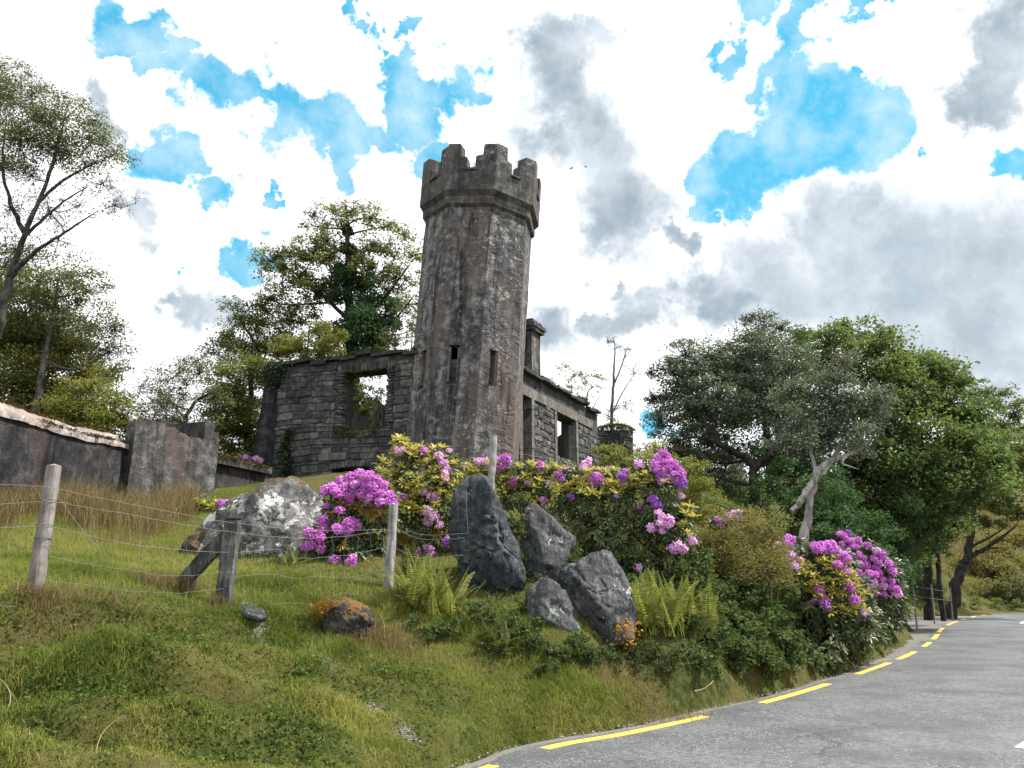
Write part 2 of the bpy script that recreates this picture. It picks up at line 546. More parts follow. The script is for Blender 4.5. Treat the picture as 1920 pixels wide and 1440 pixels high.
for s in np.arange(0, LS[-1], 2.2):
    p = line_at(s, float(edge_off(s)) + .05)
    CX.append((p[0], p[1], .03))
    p = line_at(s, -ROAD_W - .2)
    CX.append((p[0], p[1], .03))
    if s < 40:
        p = line_at(s, -ROAD_W - 4.0)
        CX.append((p[0], p[1], .5))
for x, y, z in ((-60, 60, 12), (-10, 80, 9), (20, 80, 10), (60, 90, 16), (100, 60, 12), (110, 120, 26), (-90, 20, 8), (-60, -20, 3), (0, 140, 14), (-80, 140, 22), (60, -20, 1), (10, -25, .4), (100, 10, 5), (60, 10, 1.5), (40, 25, .8)):
    CX.append((x, y, z))
CX = np.array(CX)
_c2 = .8


def _phi(d2): return np.sqrt(d2 + _c2)


_A = _phi(((CX[:, None, :2] - CX[None, :, :2]) ** 2).sum(-1)) - np.eye(len(CX)) * .02
_A = np.block([[_A, np.ones((len(CX), 1))], [np.ones((1, len(CX))), np.zeros((1, 1))]])
_w = np.linalg.solve(_A, np.concatenate([CX[:, 2], [0]]))


def rbf(x, y):
    x, y = np.asarray(x, float), np.asarray(y, float)
    P = np.stack([x.ravel(), y.ravel()], 1)
    out = np.empty(len(P))
    for a in range(0, len(P), 20000):
        Q = P[a:a + 20000]
        out[a:a + 20000] = _phi(((Q[:, None] - CX[None, :, :2]) ** 2).sum(-1)) @ _w[:-1] + _w[-1]
    return out.reshape(x.shape)


def smooth(t):
    t = np.clip(t, 0, 1)
    return t * t * (3 - 2 * t)


def bank_mask(x, y):
    """the rough lumpy bank between road and fence, left of the rocks"""
    yf = 7.5 + .42 * (x + 3.6)                     # the fence line
    return smooth((yf + .6 - y) / 1.2) * smooth((3.0 - x) / 2.0)


def height(x, y):
    x, y = np.asarray(x, float), np.asarray(y, float)
    h = rbf(x, y)
    sd = road_sd(x, y)
    m = bank_mask(x, y) * smooth(sd / 1.6)
    u = x * .91 + y * .42                          # along the slope
    v = -x * .42 + y * .91                         # up the slope
    wv = v + .9 * (vnoise(u * .45 + 3, v * .6 + 9, 3) - .5)
    terr = np.abs(((wv * 1.45) % 1.0) - .35)       # little sheep terraces
    lump = (vnoise(u * .9 + 40, v * 2.0 + 7, 4, .55) - .5)
    h = h + m * (.30 * (smooth(terr / .55) - .4) + .72 * lump)
    fd = (7.2 + 1.1 * (x + 4.3) - y) / 1.49 + .25 * (vnoise(x * 1.6 + 2, y * 1.6, 3) - .5)   # how far in front of the fence
    h = h - .20 * smooth((fd - .22) / .24) * np.exp(-np.clip(fd - .4, 0, 9) / 1.1) * smooth((-1.6 - x) / .6) * smooth(sd / 1.2)
    rough = smooth((sd - .2) / 2.0) * (1 - m)
    h = h + rough * (.16 * (vnoise(x * .8 + 11, y * .8 + 4, 4) - .5))
    return np.where(sd < .22, -.06 + (np.maximum(h, .0) + .06) * smooth(sd / .22), h)


def gz(x, y): return float(height(np.array([x]), np.array([y]))[0])


def axis(fine_a, fine_b, step, lo, hi, grow=1.12):
    a = list(np.arange(fine_a, fine_b, step))
    s, p = step, fine_a
    left = []
    while p > lo:
        s *= grow
        p -= s
        left.append(p)
    s, p = step, a[-1]
    right = []
    while p < hi:
        s *= grow
        p += s
        right.append(p)
    return np.array(left[::-1] + a + right)


def hit(px, py, y0=4.5, y1=80.0):
    """the point of the ground seen at a photo point"""
    ys = np.concatenate([np.arange(y0, 20, .05), np.arange(20, y1, .4)])
    d = ray(px, py)
    k = ys / d.y
    g_ = height(d.x * k, ys)
    z = EYE + d.z * k
    below = np.nonzero(z <= g_)[0]
    i = below[0] if len(below) else len(ys) - 1
    return Vector((d.x * k[i], ys[i], g_[i]))


GX = axis(-6.5, 9.0, .075, -400, 500)
GY = axis(4.2, 15.0, .075, -60, 900)
XX, YY = np.meshgrid(GX, GY)
ZZ = height(XX, YY)
far = smooth((np.hypot(XX, YY) - 110) / 200)
ZZ = ZZ * (1 - far) + far * (10 + 9 * vnoise(XX / 130., YY / 130., 3))
nx, ny = len(GX), len(GY)
ii = (np.arange(ny - 1)[:, None] * nx + np.arange(nx - 1)[None]).ravel()
g = MB()
g.add(np.stack([XX.ravel(), YY.ravel(), ZZ.ravel()], 1), np.stack([ii, ii + 1, ii + nx + 1, ii + nx], 1))

# worn path down the bank: gravelly bare soil where feet have gone
PATH = catmull([at(470, 1150, 8.9), at(500, 1195, 8.4), at(560, 1215, 8.2), at(640, 1280, 7.9), at(700, 1320, 7.8), at(770, 1365, 7.5)], 8)[:, :2]


def path_d(x, y):
    P = np.stack([np.ravel(x), np.ravel(y)], 1)
    out = np.empty(len(P))
    for a in range(0, len(P), 40000):
        out[a:a + 40000] = np.sqrt(((P[a:a + 40000, None] - PATH[None]) ** 2).sum(-1).min(1))
    return out.reshape(np.shape(x))


def bare(x, y):
    d = path_d(x, y) + .22 * (vnoise(x * 3 + 7, y * 3 + 2, 4) - .5)
    pch = smooth((vnoise(np.asarray(x) * 1.7 + 4, np.asarray(y) * 1.7 + 1, 2) - .24) / .2)
    return smooth((.17 - d) / .16) * pch


m, N = new_mat('soil and turf')
gp = N.n('ShaderNodeNewGeometry').outputs['Position']
n1 = N.noise(gp, .7, 6, .6)
n2 = N.noise(gp, 9, 7, .65)
n3 = N.noise(gp, 60, 5, .6)
turf = N.ramp(n2, [(.35, (.020, .026, .007)), (.5, (.045, .055, .013)), (.66, (.09, .088, .026))])
turf = N.mix(N.rng(n1, .45, .62), turf, (.085, .070, .026))
soil = N.ramp(n3, [(.36, (.05, .043, .036)), (.52, (.14, .125, .105)), (.64, (.34, .32, .29))])
ba = N.n('ShaderNodeAttribute', attribute_name='tint').outputs['Fac']
gc = N.mix(ba, turf, soil)
nb = bump(N, N.math('ADD', n2, N.math('MULTIPLY', n3, .5)), .8, .04)
M['ground'] = finish(m, N, principled(N, gc, .95, nb, .1))
g.t = [bare(XX, YY).ravel()]
ground = tag(g.build('ground', M['ground']), kind='structure')

# ------------------------------------------------------------------ road
SS = np.concatenate([np.arange(0, LS[-1] - 1, .22)])
lat = np.array([0, .02, .05, .12, .25, .5, 1, 1.6, 2.4, 3.2, 4.0, 5, 5.8, 6.1, 6.3])
jit = .09 * (vnoise(SS * 1.7, SS * 0, 4) - .5) * 2
rv = []
for k, l in enumerate(lat):
    e = edge_off(SS) + jit
    off = e - (e + ROAD_W) * l / ROAD_W
    p = line_at(SS, off)
    rv.append(np.stack([p[:, 0], p[:, 1], np.full(len(SS), -.045 if k == 0 else (-.004 if k == 1 else 0.0)) + .03 * np.sin(PI * l / ROAD_W) * (k > 1)], 1))
rv = np.stack(rv, 1)
nl, ns = len(lat), len(SS)
ii = (np.arange(ns - 1)[:, None] * nl + np.arange(nl - 1)[None]).ravel()
rb = MB()
rb.add(rv.reshape(-1, 3), np.stack([ii, ii + nl, ii + nl + 1, ii + 1], 1))


def road_z(off, s):
    e = float(edge_off(s))
    l = (e - off) / (e + ROAD_W) * ROAD_W
    return .03 * math.sin(PI * max(0, min(1, l / ROAD_W)))


m, N = new_mat('worn asphalt')
gp = N.n('ShaderNodeNewGeometry').outputs['Position']
chip = N.n('ShaderNodeTexVoronoi', {'Vector': gp, 'Scale': 95.0}, feature='F1')
cc = N.n('ShaderNodeSeparateColor', {0: chip.outputs['Color']}).outputs[0]
big = N.noise(gp, .55, 6, .62)
med = N.noise(gp, 3.2, 7, .68)
fine = N.noise(gp, 130, 3, .6)
base = N.ramp(cc, [(0, (.035, .038, .041)), (.55, (.075, .079, .083)), (.86, (.125, .130, .135)), (1, (.32, .33, .33))])
worn = N.mix(N.rng(fine, .35, .65), (.098, .104, .110), (.135, .142, .149))
smo = N.rng(N.math('ADD', N.math('MULTIPLY', big, .6), N.math('MULTIPLY', med, .4)), .44, .56, 0, .85, True)
c = N.mix(smo, base, worn)
mot = N.noise(gp, 19, 5, .72)
c = N.mix(N.rng(mot, .36, .66), N.mix(1, c, (.52, .53, .54), 'MULTIPLY'), N.mix(1, c, (1.35, 1.34, 1.33), 'MULTIPLY'))
c = N.mix(N.rng(N.noise(gp, .8, 7, .68), .47, .60, 0, .65, True), c, (.046, .049, .053))
c = N.mix(N.rng(N.noise(gp, 5, 7, .74), .57, .66, 0, .7, True), c, (.035, .036, .037))
crk = N.n('ShaderNodeTexVoronoi', {'Vector': N.vmath('ADD', gp, N.vmath('MULTIPLY', N.noise(gp, 1.6, 5, .6, out=1), (1.1, 1.1, 0))), 'Scale': .55}, feature='DISTANCE_TO_EDGE').outputs[0]
c = N.mix(N.math('MULTIPLY', N.rng(crk, .004, .010, .7, 0), N.rng(N.noise(gp, .4, 4), .48, .56)), c, (.025, .025, .026))
dirt = N.n('ShaderNodeAttribute', attribute_name='tint').outputs['Fac']
dn = N.rng(N.math('ADD', dirt, N.math('MULTIPLY', N.math('SUBTRACT', med, .5), .9)), .42, .62, 0, .85, True)
c = N.mix(dn, c, N.mix(fine, (.10, .09, .078), (.20, .18, .16)))
hh = N.math('ADD', N.math('MULTIPLY', chip.outputs['Distance'], N.rng(smo, 0, 1, 1.0, .35)), N.math('MULTIPLY', fine, .3))
nb = bump(N, hh, .55, .008)
M['asphalt'] = finish(m, N, principled(N, c, .56, nb, .5))
dt = np.zeros((ns, nl))
e = edge_off(SS)[:, None]
offs = (e + jit[:, None]) - (e + jit[:, None] + ROAD_W) * lat[None] / ROAD_W
dt = np.where(offs > .12, .55 + .25 * np.clip(offs, 0, 1), .0)
dt = np.where(np.abs(SS[:, None] - S_LAY1) < 60, dt, 0)
rb.t = [dt.ravel()]
road = tag(rb.build('road', M['asphalt']), kind='structure')


def paint_mat(name, c0, c1):
    m, N = new_mat(name)
    gp = N.n('ShaderNodeNewGeometry').outputs['Position']
    a = N.noise(gp, 24, 6, .7)
    b = N.noise(gp, 130, 3, .6)
    c = N.mix(N.rng(a, .35, .65), c0, c1)
    c = N.mix(N.rng(N.math('ADD', N.math('MULTIPLY', a, .5), N.math('MULTIPLY', b, .5)), .52, .58, 0, .85, True), c, (.13, .12, .10))
    return finish(m, N, principled(N, c, .55, bump(N, b, .4, .004), .4))


M['yellow'] = paint_mat('yellow road paint', (.78, .43, .045), (.88, .55, .09))
M['orange'] = paint_mat('faded orange road paint', (.78, .33, .035), (.86, .42, .07))
M['white'] = paint_mat('white road paint', (.70, .71, .71), (.80, .80, .79))


def dash(name, s0, s1, off, w, mat, label=None):
    ss = np.linspace(s0, s1, max(3, int((s1 - s0) / .25) + 2))
    mb = MB()
    v = []
    for k, s in enumerate(ss):
        ww = w * (1 + .05 * rng.uniform(-1, 1))
        for o in (-ww / 2, ww / 2):
            p = line_at(s, off + o)
            z = road_z(off + o, s)
            v.append((p[0], p[1], z + .004))
            v.append((p[0], p[1], z - .003))
    f = []
    for k in range(len(ss) - 1):
        a = k * 4
        f += [(a, a + 4, a + 6, a + 2), (a + 1, a + 5, a + 4, a), (a + 2, a + 6, a + 7, a + 3)]
    mb.add(v, f)
    o = mb.build(name, mat, road, False)
    if label: o['label'] = label
    return o


YD = [((780, 1462), (912, 1432)), ((1020, 1407), (1322, 1344)), ((1413, 1318), (1560, 1285)), ((1599, 1267), (1670, 1245)), ((1681, 1235), (1724, 1222)),
      ((1728, 1213), (1749, 1205)), ((1746, 1199), (1762, 1191)), ((1757, 1186), (1769, 1178)), ((1768, 1173), (1780, 1165.5))]
for k, (a, b) in enumerate(YD):
    dash('yellow_dash', s_of(*a), s_of(*b), 0.0, .125 if k < 6 else .13, M['orange'] if k == 8 else M['yellow'], 'faded orange dash of the edge line' if k == 8 else None)
s = s_of(1785, 1163.5)
while s < LS[-1] - 30:
    dash('yellow_dash', s, s + 1.3, 0.0, .13, M['yellow'])
    s += 3.0


def lat_of(px, py):
    p = np.array(on_road(px, py))
    k = np.argmin(((LINE - p) ** 2).sum(1))
    return LS[k] + ((p - LINE[k]) * LT[k]).sum(), ((p - LINE[k]) * LN[k]).sum()


for a in ((1907, 1405), (1912, 1170), (1925, 1160), (1925, 1180)):
    s, o = lat_of(*a)
    dash('white_dash', s - .1, s + 1.3, o - .06, .12, M['white'])

# ------------------------------------------------------------------ octagonal tower
TW = Vector((-1.66, 24.55, 0))
TB = gz(TW.x, TW.y - 1.7) - .4
LEAN = R(3.4)
tower = thing('stone_tower', 'tall octagonal grey stone tower with stepped battlements and slit windows', 'tower', (TW.x, TW.y, TB))
tower.rotation_euler = (0, LEAN, 0)
A0 = R(-90 - 8)                                  # the face that looks at the road


def corner(k, r): 
    a = A0 + R(22.5) + R(45) * k
    return np.array([r * math.cos(a), r * math.sin(a)])


def pn(x, y, z, s=1.0): return mnoise.noise(Vector((x * s, y * s, z * s)))


def wobble(V, amp=.018, sc=1.1, seed=0.0):
    V = np.array(V, float)
    for k in range(len(V)):
        q = Vector((V[k][0] * sc + seed, V[k][1] * sc, V[k][2] * sc))
        n = mnoise.noise_vector(q) + .5 * mnoise.noise_vector(q * 2.7)
        V[k] += np.array(n) * amp
    return V


RS = 1.87
zt = lambda z: z - TB                             # world height -> tower local
ZS1 = zt(13.35)
slits = {-1: (.50, .31), 0: (.41, .34), 1: (.34, .33)}      # face: (place along it seen from its left end, width)
SZ0, SZ1 = zt(7.42), zt(8.66)
sh = MB()
face_w = 2 * RS * math.sin(R(22.5))
for k in range(8):
    c0, c1 = corner(k - 1, RS), corner(k, RS)
    tdir = (c1 - c0) / np.linalg.norm(c1 - c0)
    nrm = np.array([tdir[1], -tdir[0]])
    us = list(np.linspace(0, 1, 9))
    zs = list(np.linspace(0, ZS1, 46))
    fk = ((k + 1) % 8) - 1                        # -1 left, 0 front, 1 right
    hole = None
    if fk in slits:
        u0, w = slits[fk]
        ua, ub = u0 - w / 2 / face_w, u0 + w / 2 / face_w
        us = sorted([u for u in us if abs(u - ua) > .06 and abs(u - ub) > .06 and not (ua < u < ub)] + [ua, ub])
        lo, hi = SZ0 + .06 * fk, SZ1 - .05 * abs(fk)
        zs = sorted([z for z in zs if abs(z - lo) > .12 and abs(z - hi) > .12] + [lo, hi])
        hole = (ua, ub, lo, hi)
    V = [(*(c0 + (c1 - c0) * u), z) for z in zs for u in us]
    V = wobble(V, .020)
    F = []
    nu = len(us)
    for i in range(len(zs) - 1):
        for j in range(nu - 1):
            if hole and us[j] >= hole[0] - 1e-6 and us[j + 1] <= hole[1] + 1e-6 and zs[i] >= hole[2] - 1e-6 and zs[i + 1] <= hole[3] + 1e-6: continue
            a = i * nu + j
            F.append((a, a + 1, a + nu + 1, a + nu))
    sh.add(V, F)
    if hole:                                      # reveals of the slit
        D = .5
        pts = []
        for (u, z) in ((hole[0], hole[2]), (hole[1], hole[2]), (hole[1], hole[3]), (hole[0], hole[3])):
            i, j = zs.index(z), us.index(u)
            p = V[i * nu + j]
            pts.append(p)
            pts.append((p[0] - nrm[0] * D, p[1] - nrm[1] * D, p[2]))
        sh.add(pts, [(0, 1, 3, 2), (2, 3, 5, 4), (4, 5, 7, 6), (6, 7, 1, 0)])
shaft = sh.build('shaft', M['tower'], tower, False)
# rubble packed in the slits, and their dressed jambs
for fk, (u0, w) in slits.items():
    c0, c1 = corner(fk - 1, RS), corner(fk, RS)
    tdir = (c1 - c0) / np.linalg.norm(c1 - c0)
    nrm = np.array([tdir[1], -tdir[0]])
    rot = math.atan2(tdir[1], tdir[0])
    mb = MB()
    z = SZ0 + .06 * fk
    top = SZ0 + (.62 if fk == 0 else .98) * (SZ1 - SZ0)
    while z < top - .05:
        hh_ = rng.uniform(.09, .17)
        n_ = 2 if rng.random() < .5 else 1
        for q in range(n_):
            c = c0 + (c1 - c0) * u0 + tdir * ((q + .5) / n_ - .5) * w - nrm * (.30 + rng.uniform(0, .06))
            box(mb, (*c, z + hh_ / 2), (w / n_ * .98, .2, hh_ * .95), rot, .012, rng.random())
        z += hh_
    mb.build('slit_rubble', M['stone_joined'], tower, False)
    mb = MB()
    for sgn in (-1, 1):
        c = c0 + (c1 - c0) * u0 + tdir * sgn * (w / 2 - .028) - nrm * .13
        box(mb, (*c, (SZ0 + SZ1) / 2), (.05, .2, SZ1 - SZ0 - .14), rot, .006)
    mb.build('slit_jamb', M['dressed'], tower, False)
# unseen cap added under the parapet: keeps daylight out of the hollow shaft
mb = MB()
V = [(*corner(k, RS - .02), ZS1 - .02) for k in range(8)]
mb.add(V, [list(range(8))])
mb.build('shaft_light_cap', M['mortar'], tower, False)


def ring(profile, name, mat, wob=.012):
    """octagonal moulding: profile = (radius, height) pairs"""
    mb = MB()
    nseg = 7
    for k in range(8):
        V = []
        for r, z in profile:
            c0, c1 = corner(k - 1, r), corner(k, r)
            for u in np.linspace(0, 1, nseg): V.append((*(c0 + (c1 - c0) * u), z))
        V = wobble(V, wob, 1.4, 3.0)
        F = [(i * nseg + j, i * nseg + j + 1, (i + 1) * nseg + j + 1, (i + 1) * nseg + j) for i in range(len(profile) - 1) for j in range(nseg - 1)]
        mb.add(V, F)
    return mb.build(name, mat, tower, False)


Z0, Z1, Z2, Z3, Z4 = zt(13.33), zt(13.50), zt(13.86), zt(14.52), zt(15.50)
ring([(RS - .03, Z0), (RS + .105, Z0 + .10), (RS + .115, Z0 + .30), (RS + .09, Z0 + .36), (RS + .0, Z0 + .36)], 'string_course', M['parapet'])
ring([(RS + .085, Z0 + .355), (RS + .24, Z0 + .52), (RS + .25, Z3), (RS + .22, Z3 + .015), (RS - .12, Z3 + .015), (RS - .12, Z0 + .4)], 'parapet', M['parapet'])
RO, RI = RS + .25, RS - .12
# stepped merlons that wrap the eight corners
for k in range(8):
    c = corner(k, RO)
    mb = MB()
    for sgn in (-1, 1):
        cn = corner(k + sgn, RO)
        ci, cin = corner(k, RI), corner(k + sgn, RI)
        # outline along the face: distance share from the corner -> top height (with a shoulder)
        u_out, u_in = .405 + rng.uniform(-.015, .015), .265 + rng.uniform(-.015, .015)
        zsh = Z3 + (Z4 - Z3) * (.54 + rng.uniform(-.05, .05))
        zT = Z4 + rng.uniform(-.06, .05) - (.16 if k in (5, ) else 0)
        prof = [(0, zT), (u_in - .025, zT), (u_in, zT - .045), (u_in + .006, zsh + .015), (u_out - .02, zsh - .02), (u_out, zsh - .06), (u_out + .006, Z3 - .02)]
        V = []
        for u, z in prof:
            for (p, q) in ((c, cn), (ci, cin)):
                w_ = p + (q - p) * u
                V += [(*w_, Z3 - .03), (*w_, z)]
        V = wobble(V, .012, 1.7, 9.0)
        F = []
        for i in range(len(prof) - 1):
            a = i * 4
            F += [(a, a + 4, a + 5, a + 1), (a + 2, a + 3, a + 7, a + 6), (a + 1, a + 5, a + 7, a + 3)]
        a = (len(prof) - 1) * 4
        F.append((a, a + 2, a + 3, a + 1))
        mb.add(V, [f if sgn > 0 else f[::-1] for f in F])
    mb.build('merlon', M['parapet'], tower, False)
for k in range(8):                                # weathered sill slab in each gap between merlons
    c0, c1 = corner(k - 1, RO), corner(k, RO)
    tdir = (c1 - c0) / np.linalg.norm(c1 - c0)
    nrm = np.array([tdir[1], -tdir[0]])
    c = (c0 + c1) / 2 - nrm * .15
    mb = MB()
    box(mb, (*c, Z3 + .045), (np.linalg.norm(c1 - c0) * .25, .42, .07), math.atan2(tdir[1], tdir[0]), .01)
    mb.build('sill_slab', M['parapet'], tower, False)
# wisps of plant in the front gap
mb = MB()
for q in range(26):
    p = np.array([rng.uniform(-.25, .05), -RO + .25 + rng.uniform(-.1, .1), Z3 + .08])
    P = [p, p + np.array([rng.uniform(-.05, .05), 0, .12]), p + np.array([rng.uniform(-.16, .16), rng.uniform(-.05, .05), rng.uniform(.15, .36)])]
    tube(mb, P, [.006, .005, .003], 3)
mb.build('weeds', M['bark_brown'], tower)

# ------------------------------------------------------------------ masonry
def v2(p): return np.array([p[0], p[1]], float)


class Line2:
    def __init__(self, a, b):
        self.a, self.b = v2(a), v2(b)
        self.L = float(np.linalg.norm(self.b - self.a))
        self.U = (self.b - self.a) / self.L
        self.I = np.array([-self.U[1], self.U[0]])          # left of the direction = into the house
        self.rz = math.atan2(self.U[1], self.U[0])
    def p(self, u, z, inward=0.0):
        q = self.a + self.U * u + self.I * inward
        return np.array([q[0], q[1], z])
    def u_px(self, px, z=7.0):
        us = np.linspace(-.5, self.L + 1, 600)
        return float(us[np.argmin([abs(proj(self.p(u, z))[0] - px) for u in us])])
    def z_py(self, u, py):
        q = self.a + self.U * u
        zs = np.linspace(-1, 20, 2101)
        return float(zs[np.argmin([abs(proj((q[0], q[1], z))[1] - py) for z in zs])])


def wall_body(ln, thick, z0, top, holes, mb=None, step=.35, jit=.015):
    mb = mb or MB()
    us = set(np.linspace(0, ln.L, max(2, int(ln.L / step))).tolist())
    zt_ = max(top(u) for u in us)
    zs = set(np.linspace(z0, zt_, max(2, int((zt_ - z0) / step))).tolist())
    for h in holes:
        us = {u for u in us if abs(u - h[0]) > .1 and abs(u - h[1]) > .1} | {h[0], h[1]}
        zs = {z for z in zs if abs(z - h[2]) > .1 and abs(z - h[3]) > .1} | {h[2], h[3]}
    us, zs = sorted(us), sorted(zs)
    def solid(i, j):
        if i < 0 or j < 0 or i >= len(us) - 1 or j >= len(zs) - 1: return False
        u, z = (us[i] + us[i + 1]) / 2, (zs[j] + zs[j + 1]) / 2
        if any(h[0] < u < h[1] and h[2] < z < h[3] for h in holes): return False
        return z < top(u) + (zs[j + 1] - zs[j]) * .5
    V, F = [], []
    idx = {}
    def vert(i, j, d):
        k = (i, j, d)
        if k not in idx:
            u, z = us[i], zs[j]
            if not solid(i, j) and not solid(i - 1, j): z = min(top(u), z + .4) if abs(top(u) - z) < .4 else z
            p = ln.p(u, z, 0 if d == 0 else thick)
            n = mnoise.noise_vector(Vector(p) * 1.9)
            p = p + np.array(n) * jit
            idx[k] = len(V)
            V.append(p)
        return idx[k]
    for i in range(len(us) - 1):
        for j in range(len(zs) - 1):
            if not solid(i, j): continue
            F.append((vert(i, j, 0), vert(i + 1, j, 0), vert(i + 1, j + 1, 0), vert(i, j + 1, 0)))
            F.append((vert(i, j, 1), vert(i, j + 1, 1), vert(i + 1, j + 1, 1), vert(i + 1, j, 1)))
            if not solid(i, j + 1): F.append((vert(i, j + 1, 0), vert(i + 1, j + 1, 0), vert(i + 1, j + 1, 1), vert(i, j + 1, 1)))
            if not solid(i, j - 1): F.append((vert(i, j, 0), vert(i, j, 1), vert(i + 1, j, 1), vert(i + 1, j, 0)))
            if not solid(i - 1, j): F.append((vert(i, j, 0), vert(i, j + 1, 0), vert(i, j + 1, 1), vert(i, j, 1)))
            if not solid(i + 1, j): F.append((vert(i + 1, j, 0), vert(i + 1, j, 1), vert(i + 1, j + 1, 1), vert(i + 1, j + 1, 0)))
    mb.add(V, F)
    return mb


def stone_proto(k):
    """one rubble stone of unit size: front towards -Y"""
    r = np.random.default_rng(100 + k)
    sq = np.array([(-.5, -.5), (0, -.5), (.5, -.5), (.5, 0), (.5, .5), (0, .5), (-.5, .5), (-.5, 0)])
    o = sq + r.uniform(-.055, .055, sq.shape)
    o[[0, 2, 4, 6]] *= r.uniform(.86, 1.0, (4, 1))
    ins = o * np.array([.93, .85]) + r.uniform(-.03, .03, (8, 2))
    V = [(x, .5, z) for x, z in o] + [(x, -.36 + r.uniform(-.06, .06), z) for x, z in o] + [(x, -.5 + r.uniform(-.10, .07), z) for x, z in ins] + [(0, -.52 + r.uniform(-.15, .1), 0)]
    F4 = [(i, (i + 1) % 8, 8 + (i + 1) % 8, 8 + i) for i in range(8)] + [(8 + i, 8 + (i + 1) % 8, 16 + (i + 1) % 8, 16 + i) for i in range(8)]
    F3 = [(16 + i, 16 + (i + 1) % 8, 24) for i in range(8)]
    return np.array(V), F4, F3


STV = [stone_proto(k) for k in range(12)]
SPM = []
for k in range(12):
    mb = MB()
    mb.add(STV[k][0], STV[k][1])
    mb.f.append(np.array(STV[k][2]))
    me = mb.mesh('stone', False)
    me.materials.append(M['stone'])
    SPM.append(me)


def stone_spots(ln, z0, top, holes, hr=(.15, .27), wr=(.24, .66), mort=.008, skip=0.0):
    """(u, z, w, h) of the stones of a coursed rubble face"""
    out = []
    z = z0
    while True:
        h = random.uniform(*hr)
        if random.random() < .18: h = random.uniform(.08, .12)
        u = -random.uniform(0, .2)
        any_ = False
        while u < ln.L:
            w = random.uniform(*wr) * (1.0 if h > .13 else .8)
            a, b = max(u, 0.0), min(u + w, ln.L)
            u += w
            zm = z + h / 2 + .05 * math.sin(a * 1.1 + z)
            for q in holes:
                if q[2] - .02 < zm < q[3] + .02:
                    if a < q[1] and b > q[0]:
                        if a < q[0] - .07: b = q[0]
                        elif b > q[1] + .07: a = q[1]
                        else: a = b
            if b - a < .08 or zm + h / 2 > top((a + b) / 2): continue
            any_ = True
            if random.random() < skip: continue
            out.append(((a + b) / 2, zm, b - a - mort, h - mort))
        z += h
        if not any_ and z > z0 + 2: break
        if z > 20: break
    return out


def put_stones(ln, spots, parent, name='stone', deep=.2, proud=.035):
    for (u, z, w, h) in spots:
        o = bpy.data.objects.new(name, random.choice(SPM))
        col.objects.link(o)
        o.parent = parent
        p = ln.p(u, z, deep / 2 - proud + random.uniform(-.012, .02))
        o.matrix_local = parent.matrix_world.inverted() @ Matrix.Translation(Vector(p)) @ Matrix.Rotation(ln.rz, 4, 'Z') @ Matrix.Rotation(random.uniform(-.035, .035), 4, 'Y') @ Matrix.Diagonal((w, deep, h, 1))


def join_stones(ln, spots, mb, deep=.2, proud=.05):
    c, s = math.cos(ln.rz), math.sin(ln.rz)
    for (u, z, w, h) in spots:
        V, F4, F3 = random.choice(STV)
        V = V * np.array([w, deep, h])
        V = np.stack([V[:, 0] * c - V[:, 1] * s, V[:, 0] * s + V[:, 1] * c, V[:, 2]], 1) + ln.p(u, z, deep / 2 - proud + random.uniform(-.012, .02))
        mb.add(V, F4, random.random())
        mb.f.append(np.array(F3) + mb.n - len(V))
    return mb


def moss_tufts(P, size=.07, dens=1, spread=.10, name='moss', mat=None, parent=None, up=.8, n_each=10):
    """small cushions of moss along points"""
    Q = np.repeat(np.asarray(P), n_each, 0)
    Q = Q + rng.normal(0, 1, Q.shape) * np.array([spread, spread, spread * .35])
    return leaf_obj(Q, size, size * .6, name, mat or M['moss'], parent, up=up)


# scattered leaves --------------------------------------------------------
def unit(a): return a / (np.linalg.norm(a, axis=-1, keepdims=True) + 1e-9)


def leaf_geo(Pt, L, W, up=.5, droop=.15, D=None, tint=None, fold=.12):
    n = len(Pt)
    if D is None:
        D = rng.normal(0, 1, (n, 3))
        D[:, 2] = D[:, 2] * .55 - droop
        D = unit(D)
    N0 = unit(rng.normal(0, 1, (n, 3))) * .7
    N0[:, 2] += up
    S = unit(np.cross(D, N0))
    Nn = np.cross(S, D)
    Ls = L * rng.uniform(.65, 1.3, (n, 1))
    Ws = W * rng.uniform(.7, 1.25, (n, 1))
    v0 = Pt
    md = Pt + D * Ls * .5
    v1 = md + S * Ws * .5 + Nn * Ls * fold
    v2_ = Pt + D * Ls - Nn * Ls * .06
    v3 = md - S * Ws * .5 + Nn * Ls * fold
    V = np.stack([v0, v1, v2_, v3], 1).reshape(-1, 3)
    F = np.arange(n * 4).reshape(n, 4)
    t = rng.random(n) if tint is None else tint
    return V, F, np.repeat(t, 4)


def leaf_obj(Pt, L, W, name, mat, parent=None, up=.5, droop=.15, tint=None, kind=None, origin=None):
    mb = MB()
    V, F, t = leaf_geo(np.asarray(Pt), L, W, up, droop, tint=tint)
    mb.add(V, F, t)
    o = mb.build(name, mat, parent, False, origin)
    if kind: o['kind'] = kind
    return o


